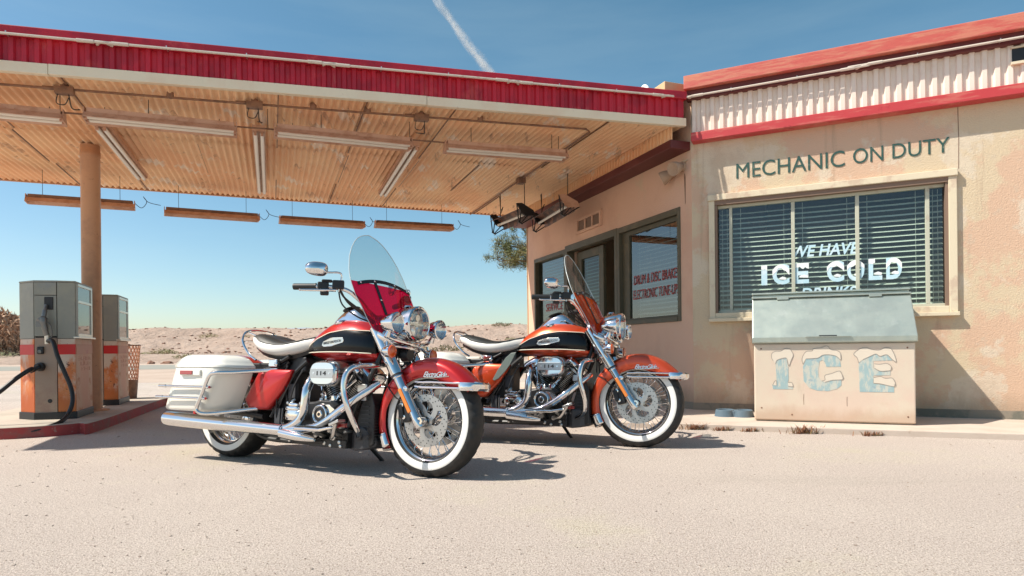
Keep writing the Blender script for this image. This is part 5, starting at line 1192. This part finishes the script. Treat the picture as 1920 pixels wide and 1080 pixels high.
    for x in xs:
        zt_, zm_, zb_, w = lerp(ST, x), lerp(SM, x), lerp(SB, x), lerp(SW, x); dip = .018 * max(0, 1 - abs(x - .5) / .3)
        hr = [(0, zt_ - dip), (w * .35, zt_ - dip * .6), (w * .62, zt_ - (zt_ - zm_) * .12), (w * .82, zt_ - (zt_ - zm_) * .45), (w * .93, zm_ + .004), (w * .975, zm_ - (zm_ - zb_) * .12), (w, zm_ - (zm_ - zb_) * .42), (w * .955, zm_ - (zm_ - zb_) * .75), (w * .86, zb_ + .004), (w * .78, zb_), (0, zb_ - .004)]
        rings.append([V(x, -y, z) for y, z in hr] + [V(x, y, z) for y, z in hr[-2:0:-1]])
    K = len(rings[0]); b.v += [tuple(p) for r_ in rings for p in r_]
    for i in range(len(rings) - 1):
        for k in range(K):
            q = (k + 1) % K; b.f.append((i * K + k, i * K + q, (i + 1) * K + q, (i + 1) * K + k)); kk = min(k, K - 1 - k) if k < 10 else K - 1 - k
            b.m.append(1 if kk < 4 else 0)
    b.f += [tuple(range(K))[::-1], tuple((len(rings) - 1) * K + k for k in range(K))]; b.m += [0, 0]
    st_ = b.build('seat', [M['white_vinyl'], M['black_vinyl']], t, smooth=80); sb = st_.modifiers.new('sub', 'SUBSURF'); sb.levels = 2; sb.render_levels = 2
    b = MB()
    for s in (-1, 1): b.tube([V(x, s * lerp(SW, x) * .915, lerp(SM, x) + .008) for x in [.27 + .54 * i / 30 for i in range(31)]], .0045, 6)
    b.build('seat_piping', M['black_vinyl'], st_)
    b = MB(); rp = []
    for x in (.26, .30, .36, .42, .50, .58, .66, .72, .78): w = lerp(SW, x) * .76; zb_ = lerp(SB, x); rp.append([V(x, -w, zb_ + .012), V(x, w, zb_ + .012), V(x, w * .9, zb_ - .022), V(x, -w * .9, zb_ - .022)])
    b.loft(rp); b.build('seat_base', M['eng_black'], st_, smooth=0)
    b = MB()
    hr = [V(.36, -.165, .665), V(.305, -.172, .700), V(.245, -.172, .762), V(.215, -.160, .818), V(.20, -.11, .862), V(.195, 0, .876)]
    b.tube(spline(hr + [V(p.x, -p.y, p.z) for p in hr[-2::-1]], 7), .0075, 10)
    lo_ = [V(.245, -.172, .762), V(.20, -.13, .792), V(.185, 0, .80)]; b.tube(spline(lo_ + [V(p.x, -p.y, p.z) for p in lo_[-2::-1]], 6), .005, 8)
    for y in (-.1, .1): b.tube([V(.203, y, .855), V(.26, y * .9, .835)], .005, 8)
    b.build('seat_rail', M['chrome'], t)
    # --- saddlebags
    for s in (-1, 1):
        def outline(z, grow=0.):
            q = (z - .59); xr = -.215 + .33 * q * (1 if q < 0 else 0) ; xf = .245 + .42 * q if q < 0 else .245; yi = .175
            xi = xf + .115
            pts = [(xr + .02, yi), (xi, yi), (xi - .01, yi + .045), (xf + .05, .33), (xf + .012, .364), (xf - .03, .374), (xf - .1, .378), (xr + .1, .374), (xr + .02, .350), (xr - .004, .30), (xr, yi + .02)]
            c = ((xr + xf) / 2, .27); return [(c[0] + (x - c[0]) * (1 + grow), c[1] + (y - c[1]) * (1 + grow * 1.6)) for x, y in pts]
        b = MB(); rings = []
        for z, gq in ((.322, -.10), (.327, -.04), (.340, -.005), (.37, 0), (.45, .004), (.53, .004), (.590, 0), (.606, 0)): rings.append([V(x, s * y, z) for x, y in outline(z, gq)])
        b.loft(rings); bg_ = b.build('saddlebag', M['bag'], t, smooth=50, bevel=.006)
        b = MB(); rings = []
        for z, gq, sh in ((.607, .018, 0), (.622, .022, 0), (.628, .0, 0), (.648, -.04, -.0), (.670, -.10, 0.0), (.684, -.19, .0), (.690, -.32, .0), (.692, -.6, .0)):
            O = outline(.60, gq); zz = z
            rings.append([V(x + sh, s * y, .607 + (z - .607) * (1 if x > -.1 else (.55 + .45 * max(0, min(1, (x + .26) / .16))))) for x, y in O])
        b.loft(rings); b.build('lid', M['bag'], bg_, smooth=60)
        b = MB(); b.box(V(.012, s * .383, .571), (.205, .016, .040)); hs = b.build('latch', M['bag'], bg_, smooth=0, bevel=.006); b = MB(); b.box(V(-.02, s * .391, .571), (.125, .010, .026)); b.build('reflector', M['red_lens'], hs, smooth=0, bevel=.003)
        for z, x0, x1 in ((.480, -.285, .225), (.408, -.310, .195)):
            b = MB(); b.tube([V(x0, s * .398, z), V(x1, s * .398, z)], .0085, 12)
            for x in (x0 + .07, x1 - .02): b.tube([V(x, s * .37, z), V(x, s * .398, z)], .006, 8); b.lathe([(.0086, -.006), (.0115, -.004), (.0115, .004), (.0086, .006)], V(x, s * .398, z), X_, 12)
            b.build('bag_rail', M['chrome'], bg_)
        b = MB(); yo = .402
        b.tube(spline([V(.56, s * .16, .602), V(.45, s * .22, .592), V(.355, s * .33, .578), V(.285, s * yo, .572), V(.235, s * (yo + .004), .556), V(.205, s * (yo + .004), .515), V(.165, s * (yo + .004), .43), V(.128, s * (yo + .004), .358), V(.132, s * yo, .325), V(.170, s * .375, .312), V(.25, s * .30, .322), V(.42, s * .18, .350)], 7), .0125, 12); b.build('bag_guard', M['chrome'], t)
    # --- side covers
    for s in (-1, 1):
        b = MB(); poly = [(.415, .585), (.50, .607), (.715, .602), (.70, .56), (.645, .473), (.56, .385), (.515, .346), (.345, .34), (.295, .40), (.37, .52)]
        c = (.52, .48); rings = []
        for sc, d_ in ((1.0, .150), (1.0, .176), (.96, .190), (.80, .200), (.5, .206), (.05, .208)): rings.append([V(c[0] + (x - c[0]) * sc, s * d_, c[1] + (z - c[1]) * sc) for x, z in poly])
        b.loft(rings); b.build('side_cover', M['paint'], t, smooth=45, bevel=.006)
    b = MB(); b.box(V(.52, 0, .47), (.32, .27, .26)); b.box(V(.40, 0, .60), (.36, .20, .10)); b.box(V(.62, 0, .64), (.22, .18, .10)); b.build('battery_box', M['eng_black'], t, smooth=0, bevel=.01)
    b = MB(); b.box(V(.515, -.150, .645), (.075, .03, .048)); b.lathe([(0, .006), (.012, .004), (.014, 0)], V(.545, -.165, .640), YR, 12); b.build('seat_bracket', M['chrome'], t, smooth=30, bevel=.006)
    # --- frame
    b = MB()
    for s in (-1, 1):
        b.tube(spline([V(1.335, s * .035, .80), V(1.31, s * .075, .66), V(1.20, s * .115, .42), V(1.135, s * .13, .24), V(1.05, s * .135, .168), V(.80, s * .135, .158), V(.45, s * .13, .165), V(.34, s * .13, .25), V(.42, s * .12, .45), V(.60, s * .10, .66)], 7), .0165, 10)
        b.tube([V(.02, s * .125, .325), V(.20, s * .13, .32), V(.42, s * .12, .30)], .025, 10); b.tube(spline([V(.62, s * .12, .69), V(.40, s * .125, .60), V(.10, s * .125, .60), V(-.2, s * .12, .58)], 5), .015, 8)
        b.tube([V(.30, s * .14, .62), V(.14, s * .14, .34)], .022, 10)
        b.tube(spline([V(.80, s * .14, .66), V(.70, s * .155, .57), V(.60, s * .155, .42), V(.52, s * .155, .30)], 5), .014, 8)
    b.tube([V(1.335, 0, .82), V(1.34, 0, .70)], .034, 14); b.tube([V(1.33, 0, .80), V(.9, 0, .70), V(.62, 0, .68)], .022, 10); b.build('frame', M['eng_black'], t)
    b = MB(); b.loft([[V(x, y, z) for y in (-.11, .11)] + [V(x, .11, z2), V(x, -.11, z2)] for x, z, z2 in ((1.195, .15, .31), (1.25, .15, .47), (1.30, .155, .47), (1.325, .17, .40))]); ocl = b.build('oil_cooler', M['eng_black'], t, smooth=0, bevel=.008)
    b = MB()
    for k in range(12): b.box(V(1.318 - .0005 * k, 0, .19 + .017 * k), (.03, .20, .003))
    for k in range(9): b.box(V(1.262, -.112, .20 + .024 * k), (.06, .012, .004))
    b.build('cooling_fins', M['seal'], ocl, smooth=0)
    b = MB(); b.loft([[V(x, y * w, z) for y, z in ((-1, z0), (1, z0), (1, z1), (-1, z1))] for x, z0, z1, w in ((1.12, .135, .18, .10), (1.20, .128, .27, .13), (1.26, .135, .27, .125), (1.33, .16, .20, .09))]); b.build('chin_guard', M['seal'], t, smooth=0, bevel=.01)
    b = MB(); b.box(V(1.235, -.10, .50), (.075, .05, .05)); b.box(V(1.245, -.12, .44), (.065, .03, .03)); rg = b.build('regulator', M['satin'], t, smooth=0, bevel=.006)
    # --- engine
    b = MB(); b.prism([(.66, .20), (.70, .165), (1.06, .17), (1.12, .215), (1.135, .30), (1.09, .38), (1.03, .425), (.95, .43), (.86, .41), (.72, .40), (.66, .36)], lambda x, z, y: V(x, y, z), -.135, .15); b.build('crankcase', M['eng_black'], t, smooth=0, bevel=.015)
    for k, (p0, p1) in enumerate(((V(1.025, -.01, .385), V(1.205, -.01, .605)), (V(.975, .01, .385), V(.845, .01, .620)))):
        d = (p1 - p0).normalized(); Lc = (p1 - p0).length; b = MB(); prof = [(0, 0), (.060, 0)]; z = .02; nf = 0
        while z < Lc - .05:
            rr = .079 if z < Lc * .62 else .088
            prof += [(.062, z), (rr, z + .001), (rr, z + .0042), (.062, z + .0052)]; z += .0125; nf += 1
        prof += [(.07, Lc - .04), (.07, Lc - .03), (0, Lc - .03)]
        b.lathe(prof, p0, d, 40)
        K2 = len(prof); idx = 0
        for i in range(40):
            for q in range(K2 - 1):
                a_, c_ = prof[q], prof[q + 1]
                if a_[0] > .075 and c_[0] > .075: b.m[i * (K2 - 1) + q] = 1
        cy_ = b.build('cylinder', [M['eng_black'], M['fin']], t, smooth=30)
        s_ = d.cross(Y_).normalized(); b = MB(); c = p0 + d * (Lc - .012)
        rings = []
        for (h_, sx, sy) in ((-.032, .083, .092), (.0, .085, .095), (.018, .082, .092), (.032, .066, .080), (.040, .045, .06), (.041, .01, .01)):
            rings.append([c + d * h_ + s_ * (sx * (abs(cos(q)) ** .45) * (1 if cos(q) > 0 else -1)) + Y_ * (sy * (abs(sin(q)) ** .45) * (1 if sin(q) > 0 else -1)) for q in [2 * pi * j / 32 for j in range(32)]])
        b.loft(rings); rc = b.build('rocker_cover', M['chrome'], t, smooth=40)
        for a_ in (-.055, .055):
            for y in (-.07, .07): b = MB(); b.lathe([(0, .010), (.007, .009), (.008, 0)], c + d * .026 + s_ * a_ + Y_ * y, d, 10); b.build('bolt', M['satin'], rc)
        b = MB(); b.box(c - d * .03, (.176, .196, .006), (s_, Y_, d)); b.build('gasket', M['satin'], rc, smooth=0)
        b = MB(); sgn = 1 if k == 0 else -1
        for e, (bx_, tx) in enumerate(((.975 + .018 * sgn, .55), (.985 + .055 * sgn, .9))):
            q0 = V(bx_, -.135, .405); q1 = p0 + d * (Lc - .06) + Y_ * -.098 - s_ * (.015 - .045 * e) * sgn
            b.tube([q0, q0 + (q1 - q0) * .28], .0125, 10); b.tube([q0 + (q1 - q0) * .28, q1], .0085, 10); b.lathe([(.0125, -.006), (.015, 0), (.0125, .006)], q0 + (q1 - q0) * .28, (q1 - q0), 12)
        b.build('pushrod_tube', M['chrome'], cy_)
    b = MB(); b.box(V(1.0, -.132, .41), (.12, .04, .035)); b.box(V(.965, -.14, .43), (.035, .03, .05)); b.box(V(1.035, -.14, .43), (.035, .03, .05)); b.lathe([(0, .02), (.016, .018), (.018, 0)], V(.94, -.145, .42), V(-.5, -1, .3), 12); b.build('tappet_block', M['chrome'], t, smooth=30, bevel=.008)
    b = MB(); c = V(.978, -.175, .336); b.lathe([(0, .030), (.020, .030), (.022, .026), (.046, .024), (.050, .030), (.058, .028), (.066, .012), (.070, -.03), (.070, -.05)], c, YR, 40)
    b.prism([(.985, .395), (1.04, .395), (1.085, .372), (1.10, .335), (1.07, .290), (1.02, .268), (.975, .268)], lambda x, z, y: V(x, y, z), -.130, -.188); cc = b.build('cam_cover', M['chrome'], t, smooth=35, bevel=.006)
    b = MB(); b.lathe([(.024, .0262), (.044, .0252), (.044, .0235), (.024, .0235)], c, YR, 32, closed=True); b.lathe([(0, .034), (.010, .033), (.012, .029)], c, YR, 6); b.build('cam_ring', M['eng_black'], cc)
    b = MB()
    for x, z, w_, h_ in ((.745, .320, .15, .075), (.735, .362, .12, .03), (.745, .385, .09, .025)): b.loft([[V(x + w_ / 2 * sc * (abs(cos(q)) ** .5) * (1 if cos(q) > 0 else -1), y, z + h_ / 2 * sc * (abs(sin(q)) ** .5) * (1 if sin(q) > 0 else -1)) for q in [2 * pi * j / 28 for j in range(28)]] for sc, y in ((1, -.10), (1, -.165), (.95, -.185), (.80, -.193), (.3, -.195))])
    tc_ = b.build('gearbox_cover', M['chrome'], t, smooth=40); b = MB()
    for x, z in ((.69, .395), (.80, .395), (.685, .36), (.795, .36), (.73, .40)): b = MB(); b.lathe([(0, .012), (.009, .011), (.011, 0)], V(x, -.175, z), YR, 10); b.build('bolt', M['satin'], tc_)
    b = MB()
    b.tube([V(.70, -.17, .375), V(.70, -.17, .40), V(.72, -.15, .42)], .008, 8); b.build('breather_hose', M['satin'], tc_)
    b = MB(); b.prism([(.97, .42), (1.09, .42), (1.12, .40), (1.07, .37), (1.0, .375), (.955, .395)], lambda x, z, y: V(x, y, z), -.125, -.185); b.build('tappet_shroud', M['eng_black'], t, smooth=0, bevel=.008)
    # --- air cleaner
    ac = V(1.068, 0, .580)
    def oval(sc, y, rx=.101, rz=.070, pw=.62): return [V(ac.x + rx * sc * (abs(cos(q)) ** pw) * (1 if cos(q) > 0 else -1), y, ac.z + rz * sc * (abs(sin(q)) ** pw) * (1 if sin(q) > 0 else -1)) for q in [2 * pi * j / 72 for j in range(72)]]
    b = MB(); b.loft([oval(.97, -.155), oval(.99, -.16), oval(.99, -.25), oval(.95, -.255)])
    for j in range(72):
        q = 2 * pi * (j + .5) / 72; p = V(ac.x + .101 * (abs(cos(q)) ** .62) * (1 if cos(q) > 0 else -1), -.205, ac.z + .070 * (abs(sin(q)) ** .62) * (1 if sin(q) > 0 else -1)); b.mi = 1
        b.box(p, (.0035, .085, .012), (V(-sin(q), 0, cos(q)), Y_, V(cos(q), 0, sin(q))))
    b.mi = 0; af = b.build('air_cleaner', [M['eng_black'], M['satin']], t, smooth=40)
    b = MB(); b.loft([oval(1.0, -.250), oval(1.01, -.256), oval(1.0, -.270), oval(.95, -.281), oval(.90, -.286), oval(.87, -.286), oval(.05, -.286)]); cv = b.build('cover', M['chrome'], af, smooth=40)
    b = MB(); b.prism([(-.088, -.028), (.088, -.028), (.094, .0), (.088, .028), (-.088, .028), (-.094, 0)], lambda u_, v_, d_: V(ac.x + u_, -.286 - d_, ac.z + v_), .0, .0045); cb = b.build('plate', M['satin'], cv, smooth=0, bevel=.0015)
    text_mesh('lettering', '114', lambda u_, v_, d_: V(ac.x - .036 + u_, -.2908 - d_, ac.z - .012 + v_), .074, .025, M['eng_black'], cb, .0008, 0, .03, 1.15)
    b = MB()
    for x in (-.062, .062): b.lathe([(0, .002), (.0055, .002), (.006, 0)], V(ac.x + x, -.2905, ac.z), YR, 12)
    b.build('screws', M['chrome'], cb)
    b = MB(); b.box(V(1.0, -.06, .60), (.12, .16, .07)); b.tube([V(1.13, -.13, .60), V(1.20, -.16, .625), V(1.23, -.15, .59)], .018, 10); b.build('intake', M['chrome'], t, smooth=30, bevel=.01)
    b = MB(); b.box(V(1.02, 0, .60), (.34, .14, .10)); b.box(V(1.17, 0, .68), (.24, .09, .08)); b.build('engine_filler', M['eng_black'], t, smooth=0, bevel=.01)
    # --- exhaust
    b = MB(); P = spline([V(1.325, -.075, .53), V(1.29, -.12, .490), V(1.235, -.165, .44), V(1.17, -.20, .382), V(1.08, -.212, .315), V(1.00, -.215, .272), V(.90, -.222, .248), V(.74, -.245, .233)], 7); n_ = len(P)
    b.tube(P, [.021 + .006 * min(1, i / 20) for i in range(n_)], 16); b.build('exhaust_pipe', M['chrome'], t)
    b = MB(); P = spline([V(.865, -.125, .585), V(.885, -.185, .545), V(.888, -.222, .48), V(.884, -.228, .40), V(.872, -.228, .335), V(.835, -.232, .285), V(.76, -.240, .248), V(.68, -.247, .237)], 7); b.tube(P, [.019 + .008 * min(1, i / 8) for i in range(len(P))], 16); b.build('exhaust_pipe', M['chrome'], t)
    b = MB(); b.lathe([(.028, 0), (.034, .004), (.0365, .05), (.037, .25), (.0385, .27), (.041, .42), (.0455, .56), (.0475, .85), (.0475, 1.06), (.044, 1.098), (.040, 1.10), (.040, 1.06), (0, 1.05)], V(.745, -.246, .230), V(-1.0, -.035, .026), 32); mu = b.build('muffler', M['chrome'], t, smooth=40)
    b = MB(); b.lathe([(.0375, .0), (.040, .003), (.040, .014), (.0375, .017)], V(.735, -.246, .230), V(-1, -.035, .026), 24); b.build('clamp', M['chrome'], mu)
    b = MB(); b.tube([V(-.02, -.26, .29), V(-.03, -.24, .325)], .01, 8); b.build('bracket', M['chrome'], mu)
    b = MB(); b.tube(spline([V(.735, -.262, .215), V(.85, -.262, .203), V(.93, -.255, .195), V(.99, -.24, .188)], 6), [.030 - .018 * (i / 18) ** 2 for i in range(19)], 16); b.build('heat_shield', M['chrome'], t)
    b = MB(); b.tube(spline([V(1.02, .19, .25), V(.8, .21, .235), V(.6, .23, .23)], 5), .032, 12); b.lathe([(.03, 0), (.040, .1), (.0475, .5), (.0475, 1.06), (.04, 1.10), (0, 1.05)], V(.66, .246, .230), V(-1, .035, .026), 24); b.build('muffler', M['chrome'], t)
    # --- controls, crash bar, stand
    b = MB(); hb_ = [V(1.345, -.06, .640), V(1.36, -.16, .632), V(1.352, -.27, .625), V(1.342, -.335, .610), V(1.330, -.368, .570), V(1.326, -.376, .485), V(1.346, -.362, .395), V(1.352, -.325, .325), V(1.315, -.23, .245), V(1.235, -.13, .205)]
    b.tube(spline(hb_, 8), .0160, 14); b.tube(spline([V(p.x, -p.y, p.z) for p in hb_], 8), .0160, 14); b.build('crash_bar', M['chrome'], t)
    for s in (-1, 1):
        b = MB(); b.loft([[V(x, s * y, z) for y, z in ((.20, .243), (.325, .243), (.325, .262), (.20, .262))] for x in (.90, 1.10)] + [[V(1.19, s * y, z) for y, z in ((.20, .262), (.315, .262), (.315, .278), (.20, .278))]]); fb = b.build('footboard', M['chrome'], t, smooth=0, bevel=.006)
        b = MB(); b.box(V(.99, s * .262, .2655), (.20, .10, .005)); b.build('rubber_mat', M['rubber'], fb, smooth=0)
        b = MB(); b.tube([V(1.0, s * .14, .20), V(1.0, s * .26, .24)], .014, 8); b.tube([V(1.12, s * .14, .21), V(1.12, s * .26, .25)], .014, 8); b.build('bracket', M['satin'], fb)
    b = MB(); b.tube(spline([V(1.08, -.20, .20), V(1.15, -.26, .215), V(1.20, -.30, .27), V(1.215, -.31, .295)], 6), .011, 10); b.box(V(1.225, -.31, .300), (.075, .06, .016), (V(1, 0, .4), Y_, V(-.4, 0, 1))); b.build('brake_pedal', M['satin'], t, smooth=30, bevel=.004)
    b = MB(); b.box(V(1.222, -.268, .284), (.07, .025, .022)); b.build('red_block', M['red_lens'], t, smooth=0, bevel=.004)  # small red block beside the brake pedal
    for x, z, r_ in ((1.00, .165, .015), (1.05, .152, .012), (1.12, .175, .013), (1.13, .152, .012), (1.07, .20, .020), (.975, .215, .024), (.93, .21, .020), (1.16, .24, .013), (.71, .165, .013)): b = MB(); b.lathe([(0, .012), (r_ * .8, .010), (r_, 0), (r_, -.05)], V(x, -.165, z), YR, 14); b.build('bolt', M['satin'], t)
    b = MB(); b.box(V(1.02, -.10, .165), (.30, .14, .05)); b.box(V(1.10, -.13, .21), (.14, .06, .10)); b.box(V(.62, -.1, .185), (.36, .08, .06)); b.tube(spline([V(.55, -.18, .20), V(.8, -.19, .17), V(1.0, -.17, .17)], 5), .012, 8); b.build('lower_engine_mount', M['eng_black'], t, smooth=0, bevel=.008)
    r9 = random.Random(8)
    for k in range(5):
        p = V(r9.uniform(.56, .72), -.165, r9.uniform(.26, .42)); q = V(r9.uniform(.62, .86), -.16, r9.uniform(.55, .66)); b = MB(); b.tube(spline([p, (p + q) / 2 + V(r9.uniform(-.03, .03), -.02, r9.uniform(-.04, .04)), q], 5), r9.choice((.003, .004, .005)), 6); b.build('cable', M['rubber'], t)
    for k in range(6):
        p = V(r9.uniform(1.10, 1.22), -.10, r9.uniform(.60, .66)); q = V(r9.uniform(1.22, 1.32), -.09, r9.uniform(.36, .52)); b = MB(); b.tube(spline([p, (p + q) / 2 + V(.02, -.02, .02), q], 5), .005, 6); b.build('cable', M['rubber'], t)
    b = MB(); b.tube([V(.62, -.155, .36), V(.625, -.165, .27), V(.66, -.165, .235)], .007, 8); b.box(V(.58, -.15, .30), (.05, .03, .12)); b.box(V(.70, -.15, .47), (.06, .03, .09)); b.build('rear_brake_parts', M['seal'], t, smooth=0, bevel=.005)
    b = MB(); b.tube([V(1.0, .15, .19), V(1.08, .30, .012)], .013, 10); b.box(V(1.085, .31, .010), (.07, .05, .010)); b.build('side_stand', M['eng_black'], t, smooth=30)
    b = MB(); b.loft([[V(x, y, z) for y, z in ((.15, .17), (.24, .19), (.24, .40), (.15, .42))] for x in (.62, 1.10)]); b.build('primary_cover', M['chrome'], t, smooth=0, bevel=.03)
    return t

def place(t, rear, yaw_deg, lean_deg):
    a, le = radians(yaw_deg), radians(lean_deg); fw = Vector((cos(a), -sin(a), 0)); lf = Vector((sin(a), cos(a), 0))
    lf2 = lf * cos(le) - Z_ * sin(le); up = Z_ * cos(le) + lf * sin(le)
    m = Matrix(((fw.x, lf2.x, up.x, rear[0]), (fw.y, lf2.y, up.y, rear[1]), (fw.z, lf2.z, up.z, rear[2]), (0, 0, 0, 1))); t.matrix_world = m
bike = make_bike('red and black touring motorcycle with white saddlebags and a red tinted windshield base')
bike2 = copy_tree(bike); bike2['label'] = 'orange and black touring motorcycle with an orange tinted windshield base, parked by the door'
swap = {M['paint']: M['paint2'], M['screen_red']: M['screen_org'], M['screen']: M['screen']}
def repaint(o):
    if o.type == 'MESH' and any(m in swap and swap[m] is not m for m in o.data.materials):
        o.data = o.data.copy()
        for i, m in enumerate(o.data.materials):
            if m in swap: o.data.materials[i] = swap[m]
    for c in o.children: repaint(c)
repaint(bike2)
b = MB(); P_ = [(.776, .690), (.735, .685), (.690, .648), (.625, .555), (.584, .481), (.600, .472), (.636, .490), (.690, .545), (.728, .595)]
b.prism(P_, lambda x, z, y: Vector((x, y, z)), -.205, -.213); ad_ = b.build('air_deflector', pm('grey green panel', (.16, .19, .17), .4, coat=.3), bike2, smooth=0, bevel=.003)
place(bike, (-1.942, 4.464, -.006), 28.3, 4.5)
F2 = at_z(1198, 837.5, 0); yw = 22.0
place(bike2, (F2.x - 1.672 * cos(radians(yw)), F2.y + 1.672 * sin(radians(yw)), -.006), yw, 4.5)
